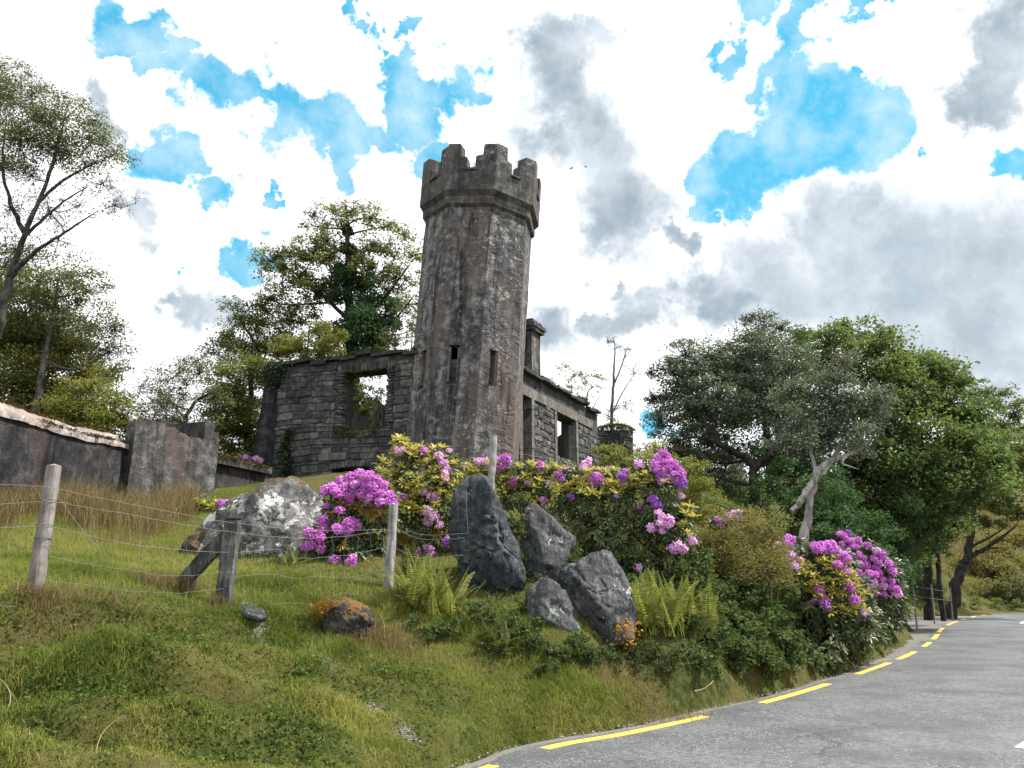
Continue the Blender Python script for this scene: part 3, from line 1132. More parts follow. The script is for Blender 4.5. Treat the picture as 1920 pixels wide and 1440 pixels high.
# ------------------------------------------------------------------ the roofless house
FA, FB = (-2.35, 23.68), (-8.42, 26.0)
front = Line2(FB, FA)                             # left to right; inside is behind it
ZTOP = 8.78
hz = gz(-5, 24)
house = thing('ruined_house', 'roofless ruined house of dark rubble stone joined to the octagonal tower', 'ruin', (0, 0, 0))
bpy.context.view_layer.update()
wu0, wu1 = front.u_px(641, 7.3), front.u_px(728, 7.3)
wz1, wz0 = front.z_py((wu0 + wu1) / 2, 696), front.z_py((wu0 + wu1) / 2, 806)
lu0, lu1 = front.u_px(624, 5), front.u_px(690, 5)
lz1 = front.z_py(lu0, 880)
holes_f = [(wu0, wu1, wz0, wz1), (lu0, lu1, hz - 1, lz1)]
topf = lambda u: ZTOP + .05 * math.sin(u * 2.1) + .03 * math.sin(u * 5.3)
fw = wall_body(front, .65, hz - .6, topf, holes_f).build('front_wall', M['mortar'], house, False)
spots = stone_spots(front, hz - .1, lambda u: ZTOP - .02, [(wu0 - .26, wu1 + .22, wz0 - .02, wz1 + .30), (lu0 - .05, lu1 + .05, 0, lz1 + .18)], (.17, .29), (.28, .72))
spots = [s for s in spots if s[0] > .34]
spots.sort(key=lambda s: -s[2] * s[3])
keep, rest = spots[:205], spots[205:]
put_stones(front, keep, fw)
# stacked flat stones beside the window, upright stones over it
jamb = []
for ue, sg in ((wu0, -1), (wu1, 1)):
    z = wz0 - .02
    while z < wz1 + .02:
        h = random.uniform(.075, .13)
        w = random.uniform(.20, .30)
        jamb.append((ue + sg * (w / 2 - .03 - random.uniform(0, .05)), z + h / 2, w, h - .014))
        z += h
u = wu0 - .2
while u < wu1 + .2:
    w = random.uniform(.085, .14)
    hgt = random.uniform(.24, .32)
    if not (wu0 + .28 < u < wu0 + .62): jamb.append((u + w / 2, wz1 + .14 + random.uniform(-.02, .02), w - .012, hgt))
    u += w
put_stones(front, jamb[:60], fw, 'jamb_stone', .24, .075)
u = lu0 - .1
ar = []
while u < lu1 + .1:
    w = random.uniform(.1, .16)
    ar.append((u + w / 2, lz1 + .09 + .04 * math.sin((u - lu0) / (lu1 - lu0) * PI), w - .012, .2))
    u += w
put_stones(front, ar, fw, 'arch_stone', .24, .06)
if rest: tag(join_stones(front, rest, MB()).build('stonework', M['stone_joined'], fw, False), kind='stuff')
# rendered corner strip at the far left, battered outwards
mb = MB()
c0 = front.p(.10, 0)
V = []
for k, z in enumerate(np.linspace(hz - .6, ZTOP - .05, 14)):
    f = (z - hz) / (ZTOP - hz)
    b = .30 * (1 - f) ** 1.3
    for du, di in ((-.12 - b, .7), (-.12 - b, -.07 - b * .5), (.16, -.085 - b * .4), (.42, -.06), (.42, .5)):
        V.append(front.p(du, z, di))
V = wobble(V, .02, 1.3)
mb.add(V, [(i * 5 + j, i * 5 + j + 1, i * 5 + j + 6, i * 5 + j + 5) for i in range(13) for j in range(4)])
mb.build('corner_render', M['plaster'], house)
# roof-edge slabs
for k in range(11):
    u0 = front.L * k / 11 - .05
    mb = MB()
    w = front.L / 11
    p = front.p(u0 + w / 2, topf(u0 + w / 2) + .065 + random.uniform(-.02, .03), .28)
    box(mb, (0, 0, 0), (w - .015, .86, .11 + random.uniform(-.02, .03)), 0, .02)
    o = mb.build('coping_slab', M['mortar'], house, False)
    o.location = p
    o.rotation_euler = (random.uniform(-.03, .03), random.uniform(-.03, .03), front.rz)
# sill and odd long stones
mb = MB()
box(mb, front.p((wu0 + wu1) / 2 + .2, wz0 - .05, .22), (wu1 - wu0 - .1, .60, .09), front.rz, .02)
mb.build('window_sill', M['stone_joined'], fw, False)
mb = MB()
uu = front.u_px(626, 5.6)
box(mb, front.p(uu, front.z_py(uu, 857), .0), (1.0, .2, .22), front.rz, .012)
mb.build('long_stone', M['dressed'], fw, False)

# side wall running back from the tower
side = Line2((.02, 25.8), (3.78, 33.6))
s_in = side.I                                     # left of direction: into the house
zs_top = lambda u: ZTOP + .04 - .10 * smooth((u - 6.5) / 2.0) + .05 * math.sin(u * 3.1)
gs = gz(1.5, 28)
du0, du1 = side.u_px(978, 7.5), side.u_px(995, 7.5)
su0, su1 = side.u_px(1043, 7.2), side.u_px(1079, 7.2)
sz1 = side.z_py(su0, 772)
holes_s = [(max(du0, .1), du1, gs - 1, sz1 + .05), (su0, su1, gs + .55, sz1)]
sw = wall_body(side, .62, gs - .6, zs_top, holes_s).build('side_wall', M['mortar'], house, False)
sp2 = stone_spots(side, gs - .1, lambda u: zs_top(u) - .12, [(h[0] - .26, h[1] + .26, h[2], h[3] + .40) for h in holes_s] + [(0, side.L, sz1 + .02, sz1 + .36)], (.20, .33), (.35, .8))
sp2.sort(key=lambda s: proj(side.p(s[0], s[1]))[0])
sp2 = [s for s in sp2 if proj(side.p(s[0], s[1]))[0] > 976]
put_stones(side, sp2[:95], sw, 'stone', .2, .04)
if sp2[95:]: tag(join_stones(side, sp2[95:], MB()).build('stonework', M['stone_joined'], sw, False), kind='stuff')
for h in holes_s:                                 # dressed jambs
    for ue, sg in ((h[0], -1), (h[1], 1)):
        z = gs - .2
        while z < h[3] - .05:
            hh_ = min(random.uniform(.45, .9), h[3] - z)
            mb = MB()
            box(mb, side.p(ue + sg * .11, z + hh_ / 2, .12), (.23, .34, hh_ - .02), side.rz, .008)
            mb.build('jamb_block', M['dressed'], sw, False)
            z += hh_
u = .1                                            # lintel course
while u < side.L - .8:
    w = random.uniform(.8, 1.5)
    w = min(w, side.L - .7 - u)
    mb = MB()
    box(mb, side.p(u + w / 2, sz1 + .20, .13), (w - .02, .36, .36), side.rz, .01)
    mb.build('lintel_block', M['dressed'], sw, False)
    u += w
for k in range(12):
    w = side.L / 12
    mb = MB()
    box(mb, (0, 0, 0), (w - .02, .9, .10 + random.uniform(-.02, .04)), 0, .02)
    o = mb.build('coping_slab', M['mortar'], house, False)
    o.location = side.p(w * (k + .5), zs_top(w * (k + .5)) + .06 + random.uniform(-.03, .04), .24)
    o.rotation_euler = (random.uniform(-.06, .06), random.uniform(-.04, .04), side.rz)
# stretch of inner wall seen through the openings
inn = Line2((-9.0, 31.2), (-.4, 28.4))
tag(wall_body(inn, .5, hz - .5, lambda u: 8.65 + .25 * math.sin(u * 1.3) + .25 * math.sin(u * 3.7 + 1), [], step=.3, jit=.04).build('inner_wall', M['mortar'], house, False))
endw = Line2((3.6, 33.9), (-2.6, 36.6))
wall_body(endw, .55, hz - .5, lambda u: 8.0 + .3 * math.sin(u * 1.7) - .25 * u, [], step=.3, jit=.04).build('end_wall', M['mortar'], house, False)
# chimney
ch = MB()
cx, cy = .50, 28.3
cb = []
for k, z in enumerate(np.linspace(7.0, 10.80, 12)):
    s = .47 if z < 9.6 else .455
    for a, b in ((-1, -1), (1, -1), (1, 1), (-1, 1)): cb.append((a * s, b * .4, z))
cb = wobble(cb, .02, 1.8)
rz_ = side.rz - PI / 2
c_, s_ = math.cos(rz_), math.sin(rz_)
cb = np.stack([cb[:, 0] * c_ - cb[:, 1] * s_ + cx, cb[:, 0] * s_ + cb[:, 1] * c_ + cy, cb[:, 2]], 1)
ch.add(cb, [(i * 4 + j, i * 4 + (j + 1) % 4, (i + 1) * 4 + (j + 1) % 4, (i + 1) * 4 + j) for i in range(11) for j in range(4)])
chim = ch.build('chimney', M['panel'], house, False)
mb = MB()
box(mb, (cx, cy, 10.86), (1.18, 1.05, .14), rz_, .02)
box(mb, (cx, cy, 10.99), (1.30, 1.15, .13), rz_, .02)
box(mb, (cx, cy, 11.13), (1.02, .9, .16), rz_, .03)
mb.build('chimney_cap', M['parapet'], chim, False)
# moss and small growth along the wall tops
P = np.array([front.p(u, topf(u) + .13, random.uniform(-.1, .6)) for u in np.random.default_rng(3).uniform(-.1, front.L, 420)])
tag(moss_tufts(P, .075, spread=.06, parent=house), kind='stuff')
us_ = np.random.default_rng(4).uniform(1.0, side.L, 420)
P = np.array([side.p(u, zs_top(u) + .13 + .10 * max(0, math.sin(u * 2.2)), random.uniform(-.1, .6)) for u in us_])
tag(moss_tufts(P, .085, spread=.07, parent=house), kind='stuff')

# ivy and brambles on the house
M['ivy'] = leaf_mat('ivy', (.010, .020, .008), (.022, .042, .015), (.055, .082, .028), .15, .4, .4)
M['scrub'] = leaf_mat('wall scrub', (.030, .034, .010), (.070, .072, .022), (.12, .11, .04), .3, .6, .2)
ivy = thing('ivy', 'dark ivy strip climbing the lower left of the stone front wall', 'ivy', tuple(front.p(front.u_px(545, 5.5), hz, -.1)))
Q = []
for k in range(900):
    t = random.random() ** .8
    u = front.u_px(541, 5.5) + .09 * math.sin(t * 7) + random.gauss(0, .13 * (1.1 - t * .6))
    Q.append(front.p(u, hz - .1 + t * 1.75, -.10 - abs(random.gauss(0, .05))))
leaf_obj(np.array(Q) - np.array(ivy.location), .085, .075, 'leaves', M['ivy'], ivy, up=.3, droop=.4)
st = MB()
for k in range(4):
    P = [front.p(front.u_px(541, 5.5) + .09 * math.sin(t * 7) + .05 * k - .08, hz - .2 + t * 1.7, -.07) for t in np.linspace(0, 1, 12)]
    tube(st, np.array(P) - np.array(ivy.location), np.linspace(.018, .005, 12), 4)
st.build('stem', M['bark_brown'], ivy)
ivy2 = thing('ivy', 'ivy patch hanging over the top left corner of the stone front wall', 'ivy', tuple(front.p(.3, ZTOP, -.1)))
Q = []
for k in range(900):
    t = random.random()
    u = random.gauss(.28, .25)
    Q.append(front.p(u, ZTOP + .12 - t * (.95 - abs(u - .25)), -.12 - abs(random.gauss(0, .06))))
leaf_obj(np.array(Q) - np.array(ivy2.location), .085, .07, 'leaves', M['ivy'], ivy2, up=.3, droop=.5)
br = thing('bramble', 'thin arching briar with sparse leaves growing in the stone window opening', 'bramble', tuple(front.p((wu0 + wu1) / 2, wz0, .1)))
bs = MB()
Q = []
o3 = np.array(br.location)
for k in range(9):
    u = random.uniform(wu0 + .1, wu1 - .1)
    q0 = front.p(u, wz0, .25)
    q1 = front.p(u + random.uniform(-.3, .3), wz0 + random.uniform(.6, 1.2), .1)
    q2 = front.p(np.clip(u + random.uniform(-.9, .9), wu0 - .2, wu1 + .2), wz0 + random.uniform(.7, 1.9), -.05)
    P = catmull([q0, q1, q2], 8)
    tube(bs, P - o3, np.linspace(.013, .004, len(P)), 4)
    for t in range(26): Q.append(P[random.randrange(4, len(P))] + rng.normal(0, .07, 3))
for k in range(500): Q.append(front.p(random.uniform(wu0 - .25, wu1 - .2), wz0 - .02 + random.gauss(0, .12), -.12 + random.gauss(0, .08)))
for k in range(420): Q.append(front.p(random.uniform(wu0 - .05, wu0 + .75), wz1 - .1 + random.gauss(0, .16), .2 + random.gauss(0, .14)))
bs.build('stem', M['bark_grey'], br)
leaf_obj(np.array(Q) - o3, .075, .05, 'leaves', M['scrub'], br)

# ------------------------------------------------------------------ mossy stub of wall right of the house
pier_p = at(1156, 850, 36.5)
pz = gz(pier_p.x, pier_p.y)
pier = thing('wall_stub', 'broken rubble stub capped with a rounded cushion of brown moss', 'wall', (pier_p.x, pier_p.y, pz))
ln = Line2((-.85, 0), (.85, .25))
ptop = at(1156, 800, 36.5).z - pz
bpy.context.view_layer.update()
core = wall_body(ln, .9, -.4, lambda u: ptop - .15, [], step=.3, jit=.07).build('core', M['mortar'], pier, False)
sp3 = stone_spots(ln, 0, lambda u: ptop - .1, [], (.18, .3), (.25, .55))
for (u, z, w, h) in sp3:
    o = bpy.data.objects.new('stone', random.choice(SPM))
    col.objects.link(o)
    o.parent = core
    o.matrix_local = Matrix.Translation(Vector(ln.p(u, z, .05))) @ Matrix.Rotation(ln.rz, 4, 'Z') @ Matrix.Diagonal((w, .22, h, 1))
Q = []
for k in range(1500):
    a, r = random.random() * 2 * PI, random.random() ** .5
    Q.append((r * math.cos(a) * 1.0, r * math.sin(a) * .7 + .45, ptop - .2 + .38 * math.sqrt(max(0, 1 - r * r)) + random.gauss(0, .02)))
leaf_obj(Q, .09, .06, 'moss', M['moss'], pier, up=1.2, kind='stuff')

# ------------------------------------------------------------------ rendered yard walls on the left
YA, YB = (-9.85, 9.0), (-8.52, 17.0)
yard = Line2(YA, YB)
yb = gz(-8.9, 14)
y_top = lambda u: 4.50 + .03 * math.sin(u * 1.7)
yw = thing('yard_wall', 'long dark rendered wall with pale sloping coping running back from the left', 'wall', (YA[0], YA[1], gz(-9.2, 12)))
off = np.array(yw.location)
mb = wall_body(Line2(YA, YB), .45, 1.5, y_top, [], step=.25, jit=.02)
# the outer face looks towards +x: flip so that depth goes left (already left of direction)
mb.build('wall_body', M['plaster'], yw, False, off)
mb = MB()
V = []
us = np.linspace(-.05, yard.L + .0, 60)
for u in us:
    rise = .85 * smooth((4.9 - u) / 1.1) * .75
    n = .03 * mnoise.noise(Vector((u * 2.3, 0, 0))) + .02 * mnoise.noise(Vector((u * 7, 3, 0)))
    z0_ = y_top(u) + n
    for inw, dz in ((-.05, -.09), (-.055, .0), (.10, .10 + rise * .5), (.30, .235 + rise), (.44, .25 + rise + n), (.56, .18 + rise), (.56, -.1)):
        V.append(yard.p(u, z0_ + dz, inw))
V = wobble(V, .014, 3.0)
mb.add(V - off, [(i * 7 + j, (i + 1) * 7 + j, (i + 1) * 7 + j + 1, i * 7 + j + 1) for i in range(len(us) - 1) for j in range(6)])
mb.build('coping', M['coping'], yw)
P = np.array([yard.p(u, y_top(u) + .26 + .85 * .75 * float(smooth((4.9 - u) / 1.1)), random.gauss(.40, .05)) for u in np.random.default_rng(8).uniform(3.6, yard.L, 420)])
P2 = np.array([yard.p(u, y_top(u) + .06, random.gauss(.04, .05)) for u in np.random.default_rng(9).uniform(5.5, yard.L, 90)])
o = moss_tufts(np.vstack([P, P2]) - off, .055, spread=.035, parent=yw)
o['kind'] = 'stuff'

pA, pB = at(236, 940, 16.8), at(400, 935, 18.3)
panel = Line2((pA.x, pA.y), (pB.x, pB.y))
tp = [(233, 822), (240, 800), (256, 788), (290, 790), (322, 803), (350, 820), (375, 823), (401, 825)]
tu = [panel.u_px(x, 4.5) for x, _ in tp]
tz = [panel.z_py(panel.u_px(x, 4.5), y) for x, y in tp]
ptop_f = lambda u: float(np.interp(u, tu, tz)) + .018 * math.sin(u * 23) + .012 * math.sin(u * 51)
pw = thing('wall_panel', 'pale grey stained wall end with a humped broken top beside the dark yard wall', 'wall', (pA.x, pA.y, gz(pA.x, pA.y)))
poff = np.array(pw.location)
mb = MB()
us = np.linspace(0, panel.L, 44)
zf = np.linspace(0, 1, 16)
V = []
for d in (0, .42):
    for u in us:
        for f in zf: V.append(panel.p(u, 2.0 + (ptop_f(u) - 2.0) * f, d))
V = wobble(V, .022, 1.6)
nz_, nu_ = len(zf), len(us)
F = []
for i in range(nu_ - 1):
    for j in range(nz_ - 1):
        a = i * nz_ + j
        F.append((a, a + nz_, a + nz_ + 1, a + 1))
        b = a + nu_ * nz_
        F.append((b, b + 1, b + nz_ + 1, b + nz_))
    a = i * nz_ + nz_ - 1
    F.append((a, a + nz_, a + nz_ + nu_ * nz_, a + nu_ * nz_))
for i in (0, nu_ - 1):
    for j in range(nz_ - 1):
        a = i * nz_ + j
        b = a + nu_ * nz_
        F.append((a, a + 1, b + 1, b) if i == 0 else (a, b, b + 1, a + 1))
mb.add(V - poff, F)
mb.build('wall_body', M['panel'], pw, False)
P = np.array([panel.p(u, ptop_f(u) + .01, random.uniform(.02, .4)) for u in np.random.default_rng(10).uniform(0, panel.L, 130)])
o = moss_tufts(P - poff, .05, spread=.03, parent=pw)
o['kind'] = 'stuff'

# low outbuilding between wall end and house
oA, oB = at(398, 935, 19.4), at(494, 930, 21.2)
ol = Line2((oA.x, oA.y), (oB.x, oB.y))
oz = gz(oA.x, oA.y)
otop = ol.z_py(ol.L * .4, 874)
hu0, hu1, hz1 = ol.u_px(406, 3.8), ol.u_px(450, 3.8), ol.z_py(ol.u_px(430, 3.8), 917)
ob = thing('outbuilding', 'low dark outbuilding with square opening and thick brown moss on its roof edge', 'outbuilding', (oA.x, oA.y, oz))
ooff = np.array(ob.location)
wall_b = wall_body(ol, .4, oz - .5, lambda u: otop, [(hu0, hu1, oz - .2, hz1)], step=.25, jit=.02)
wall_b.v = [v - ooff for v in wall_b.v]
wall_b.build('front_wall', M['plaster'], ob, False)
mb = MB()
rp = ol.p(ol.L / 2, otop + .04, 1.0) - ooff
box(mb, rp, (ol.L + .2, 2.3, .16), ol.rz, .02)
mb.build('roof', M['mortar'], ob, False)
mb = MB()
box(mb, ol.p(ol.L / 2, oz + .6, 2.0) - ooff, (ol.L + .2, .3, 2.6), ol.rz, .02)
box(mb, ol.p(-.1, oz + .6, 1.1) - ooff, (.3, 1.8, 2.2), ol.rz, .02)
mb.build('back_wall', M['mortar'], ob, False)
Q = []
for k in range(2200):
    u, i_ = random.uniform(-.1, ol.L + .1), random.uniform(-.22, 1.0)
    hgt = .16 + .09 * math.sin(u * 3) + .05 * math.sin(u * 9)
    Q.append(ol.p(u, otop + .10 + hgt * random.random() * (1 if i_ > -.05 else .4), i_) - ooff)
leaf_obj(Q, .075, .045, 'moss', M['moss'], ob, up=.9, kind='stuff')

# ------------------------------------------------------------------ rocks
def rock(name, label, outline, Y, mat, grow=1.0, depth=.8, sub=5, rough=.05, front=(), seed=0, cat='rock', bury=.15, cracks=.03, tilt=.35, strat=.03, frac=.07):
    r = np.random.default_rng(seed)
    mx_, my_ = np.mean([q[0] for q in outline]), np.mean([q[1] for q in outline])
    lying = Y is None
    if lying: Y = hit(mx_, my_ + 3).y                 # lies on the ground seen there
    pts = [at(x, y, Y) for x, y in outline]
    c = sum(pts, Vector()) / len(pts)
    pts = [c + (p - c) * grow for p in pts]
    base = gz(c.x, c.y)
    P = np.array([(p.x - c.x, p.z - c.z) for p in pts])
    area = np.sum(P[:, 0] * np.roll(P[:, 1], -1) - np.roll(P[:, 0], -1) * P[:, 1])
    if area < 0: P = P[::-1]
    planes = []
    for k in range(len(P)):
        a, b = P[k], P[(k + 1) % len(P)]
        e = b - a
        n = np.array([e[1], -e[0]]) / (np.linalg.norm(e) + 1e-9)
        h = max(.03, float(n @ a))
        ty = r.uniform(-tilt, tilt)
        nn = np.array([n[0], ty, n[1]])
        l = np.linalg.norm(nn)
        planes.append((nn / l, h / l))
    size = float(np.linalg.norm(P, axis=1).mean())
    for f in front:
        nn = np.array(f[:3], float)
        l = np.linalg.norm(nn)
        planes.append((nn / l, f[3] * size))
    for k in range(9):
        nn = np.array([r.uniform(-.9, .9), -1, r.uniform(-.5, .7)])
        planes.append((nn / np.linalg.norm(nn), depth * size * r.uniform(.80, 1.15)))
    for k in range(4):
        nn = np.array([r.uniform(-.7, .7), 1, r.uniform(-.3, .6)])
        planes.append((nn / np.linalg.norm(nn), depth * size * r.uniform(.9, 1.2)))
    bm = bmesh.new()
    bmesh.ops.create_icosphere(bm, subdivisions=sub, radius=1)
    D = np.array([v.co[:] for v in bm.verts])
    PN = np.array([p[0] for p in planes])
    PH = np.array([p[1] for p in planes])
    dn = D @ PN.T
    rad = np.where(dn > .02, PH / np.maximum(dn, .02), 9)
    rad = np.sort(rad, 1)
    k_ = 75 / size
    rr = rad[:, 0] - np.log1p(np.exp(-k_ * (rad[:, 1] - rad[:, 0]))) / k_ * .6
    V = D * rr[:, None]
    so = seed * 3.7
    for k in range(len(V)):
        q = Vector(V[k] / size) + Vector((so, so, so))
        n1_ = mnoise.fractal(q * 1.6, .8, 2.0, 6)
        rid = 1 - abs(mnoise.noise(Vector((q.x * 2.6 + q.z * 1.3, q.y * 2, q.z * 2.2))))
        vd, vp = mnoise.voronoi(q * 1.7 + mnoise.noise_vector(q * 2.1) * .35)
        edge = max(0.0, .10 - (vd[1] - vd[0]))
        blk = mnoise.cell(vp[0] * 5.3 + Vector((.5, .5, .5)))
        V[k] += D[k] * size * (frac * (blk * .55 - edge * 5.0) + rough * n1_ - cracks * max(0, rid - .86) * 7 + strat * (abs((q.x * 2.2 - q.y * 1.2 + q.z * 3.6 + .8 * n1_) % 1.0 - .5) - .25))
    for k, v in enumerate(bm.verts): v.co = V[k]
    me = bpy.data.meshes.new(name)
    bm.to_mesh(me)
    bm.free()
    me.polygons.foreach_set('use_smooth', np.ones(len(me.polygons), bool))
    me.materials.append(mat)
    o = link(name, me)
    o.location = c
    if lying: o.location.z = base + .02
    return tag(o, label, cat)


rock('boulder', 'broad pale lichen-spotted boulder behind the dark strutted fence post', [(350, 1035), (385, 985), (440, 942), (500, 906), (548, 902), (580, 925), (606, 955), (604, 1010), (570, 1062), (470, 1062), (395, 1050)], 11.6, M['rock_lichen'], 1.04, .75, 5, .11, seed=3, front=((.75, -1, .1, .55), (-.55, -1, .5, .62)), cracks=.045)
rock('boulder', 'small dark boulder at the left foot of the lichen-spotted boulder', [(335, 1036), (352, 1005), (380, 995), (395, 1020), (385, 1045), (350, 1048)], 11.3, M['rock_dark'], 1.0, .8, 4, .08, seed=5)
rock('standing_stone', 'tall upright blue-grey slab rock taller than the rocks beside it', [(848, 940), (868, 908), (905, 895), (946, 914), (960, 958), (968, 1015), (984, 1050), (976, 1105), (950, 1160), (880, 1160), (860, 1075), (849, 1010)], 10.9, M['rock_blue'], 1.06, .55, 6, .065, seed=8, front=((.85, -.8, .25, .42), (-.2, -1, .12, .40)), cracks=.03, tilt=.25, strat=.07)
rock('rock', 'upper grey rock with a pale lichen patch, leaning beside the tall upright slab', [(984, 978), (1006, 956), (1042, 988), (1066, 1012), (1058, 1070), (1020, 1095), (985, 1080)], 11.5, M['rock_facet'], 1.2, .8, 5, .05, seed=12, front=((.5, -1, .35, .55),))
rock('rock', 'large slanting grey cleft rock left of the yellow-green fern', [(1020, 1088), (1072, 1068), (1112, 1036), (1142, 1054), (1168, 1102), (1180, 1145), (1165, 1195), (1120, 1215), (1075, 1175)], 10.8, M['rock_facet'], 1.22, .62, 6, .04, seed=17, front=((-.9, -.7, -.1, .55), (.25, -1, .5, .5)))
rock('rock', 'lower small grey rock under the large slanting cleft rock', [(996, 1120), (1018, 1096), (1050, 1112), (1074, 1165), (1056, 1215), (1010, 1215), (996, 1160)], 10.4, M['rock_facet'], 1.25, .7, 5, .04, seed=21, front=((.3, -1, .3, .55),))
rock('rock', 'dark pitted rock with orange moss set in the grass bank', [(605, 1160), (622, 1135), (645, 1124), (680, 1140), (692, 1165), (680, 1192), (625, 1192)], 9.0, M['rock_dark'], 1.0, .8, 5, .10, seed=25, cracks=.06)
rock('rock', 'flat blue-grey slab lying in the grass right of the strutted fence post', [(446, 1148), (462, 1143), (488, 1153), (494, 1164), (480, 1172), (455, 1163)], None, M['rock_blue'], 1.1, 1.3, 4, .05, seed=29)
Q = [at(random.gauss(610, 14), random.gauss(1140, 9), 8.85 + random.random() * .3) for k in range(500)]
mo_o = leaf_obj(Q, .035, .02, 'moss_cushion', leaf_mat('orange moss', (.12, .06, .012), (.20, .095, .015), (.25, .14, .02), .2, .8, .1), None, up=.8, origin=at(610, 1150, 8.95))
tag(mo_o, kind='stuff')

# ------------------------------------------------------------------ fence
fence = thing('wire_fence', 'old post and wire fence with leaning posts along the grass bank', 'fence', (at(420, 1140, 8.7).x, 8.7, gz(at(420, 1140, 8.7).x, 8.7)))
fo = np.array(fence.location)


def post(b, t, r, mat, label, sides=12, sq=None, top='flat', name='post'):
    b, t = np.array(b), np.array(t)
    b = b - (t - b) * .22
    n = 22
    mb = MB()
    P = np.array([b + (t - b) * k / (n - 1) for k in range(n)])
    P += np.array([[.006 * mnoise.noise(Vector((k * .3, b[0], 0))), .006 * mnoise.noise(Vector((k * .3, b[0], 5))), 0] for k in range(n)]) * 2
    rad = np.full(n, r) * (1 + .05 * rng.uniform(-1, 1, n)) * np.linspace(1.06, .96, n)
    if sq: 
        T = unit(t - b)
        A = unit(np.cross(T, [0, 1, 0]))
        B = np.cross(T, A)
        V = []
        prof = [(-1, -1), (-.3, -1.05), (.4, -.98), (1, -1), (1.04, .1), (1, 1), (.1, 1.03), (-1, 1), (-1.05, 0)]
        for k in range(n):
            for (x, y) in prof:
                w = 1 + .05 * rng.uniform(-1, 1)
                V.append(P[k] + A * x * sq[0] / 2 * w + B * y * sq[1] / 2 * w)
        s = len(prof)
        mb.add(V, [(i * s + j, i * s + (j + 1) % s, (i + 1) * s + (j + 1) % s, (i + 1) * s + j) for i in range(n - 1) for j in range(s)])
        mb.add(np.array(V[-s:]) + rng.uniform(0, .02, (s, 3)) * [0, 0, 1], [list(range(s))])
    else:
        tube(mb, P, rad, sides, wob=.03)
        e = P[-1] + unit(t - b) * r * .35
        ring_ = mb.v[0][-sides:]
        mb.add(np.vstack([ring_, ring_ * .45 + e * .55, [e]]), [(j, (j + 1) % sides, sides + (j + 1) % sides, sides + j) for j in range(sides)])
        mb.f.append(np.array([(sides + j, sides + (j + 1) % sides, 2 * sides) for j in range(sides)]) + mb.n - (2 * sides + 1))
    mb.v = [v - fo for v in mb.v]
    o = mb.build(name, mat, fence, bool(not sq))
    o['label'] = label
    return o


post(at(60, 1142, 7.2), at(101, 874, 7.25), .066, M['post_pale'], 'thick pale round post at the left')
post(at(418, 1142, 8.7), at(437, 976, 8.75), .07, M['post_dark'], 'dark square post with a strut', sq=(.15, .14))
post(at(322, 1112, 9.0), at(428, 1003, 8.78), .07, M['post_dark'], 'lichened strut leaning on the dark post', sq=(.15, .10), name='strut')
post(at(728, 1108, 10.2), at(738, 946, 10.25), .062, M['post_grey'], 'silver grey post before the rhododendrons', sides=9)
post(at(921, 905, 11.9), at(927, 818, 12.0), .058, M['post_grey'], 'grey post standing above the upright slab', sides=9)
post(at(741, 1000, 12.0), at(744, 868, 12.05), .03, M['post_dark'], 'thin dark stake in the rhododendron', sides=7)


def wire(pts, r=.0019, name='wire', n=8):
    pts = [np.array(at(*p)) for p in pts]
    P = catmull(pts, n) - fo
    P += rng.normal(0, .0025, P.shape)
    mb = MB()
    tube(mb, P, r, 4)
    return mb.build(name, M['wire'], fence)


Y1, Y2, Y3 = 7.13, 8.62, 10.14
wire([(-60, 907, 6.7), (20, 909, 6.95), (90, 914, Y1), (106, 917, Y1), (260, 948, 7.9), (430, 979, Y2), (580, 994, 9.4), (735, 994, Y3), (800, 1003, 10.25), (876, 1000, 10.35)])
wire([(-60, 950, 6.7), (92, 939, Y1), (108, 941, Y1), (260, 968, 7.9), (430, 997, Y2), (560, 1009, 9.3), (640, 1006, 9.7), (735, 996, Y3), (800, 1012, 10.25), (872, 1008, 10.4)])
wire([(-60, 992, 6.7), (84, 986, Y1), (98, 988, Y1), (250, 1021, 7.9), (420, 1036, Y2), (520, 1030, 9.1), (560, 1046, 9.3), (640, 1042, 9.7), (733, 1028, Y3), (790, 1047, 10.25), (868, 1040, 10.45)])
wire([(-60, 1132, 6.6), (60, 1138, 7.1), (250, 1136, 7.8), (416, 1147, Y2), (560, 1150, 9.0), (700, 1150, 9.6)])
wire([(430, 1083, Y2), (500, 1076, 9.0), (560, 1084, 9.3), (600, 1080, 9.5), (640, 1084, 9.7), (690, 1075, 9.9), (731, 1062, Y3)], .0014)
wire([(425, 1128, Y2), (480, 1137, 8.9), (540, 1130, 9.2), (600, 1132, 9.4), (640, 1112, 9.7), (700, 1118, 9.9), (729, 1100, Y3)], .0014)
wire([(70, 1085, Y1), (160, 1096, 7.4), (230, 1106, 7.8), (330, 1112, 8.2), (420, 1104, Y2)], .0013)
wire([(76, 1040, Y1), (160, 1056, 7.4), (230, 1068, 7.8), (330, 1080, 8.2), (420, 1072, Y2)], .0013)
wire([(104, 925, Y1), (140, 975, 7.25), (185, 1030, 7.4), (215, 1080, 7.6), (226, 1118, 7.7)])
wire([(874, 915, 10.32), (875, 950, 10.3), (878, 1000, 10.3)], .0026)
wire([(928, 832, 11.9), (950, 842, 11.9), (985, 852, 12.0), (1040, 862, 12.1)], .0026)
mb = MB()
for px in range(455, 730, 24):
    Yp = np.interp(px, [430, 735], [Y2, Y3])
    P = [np.array(at(px + random.uniform(-3, 3), y + random.uniform(-3, 3), Yp)) for y in (1006, 1032, 1060, 1084, 1110, 1132)]
    tube(mb, catmull(P, 3) - fo, .0013, 3)
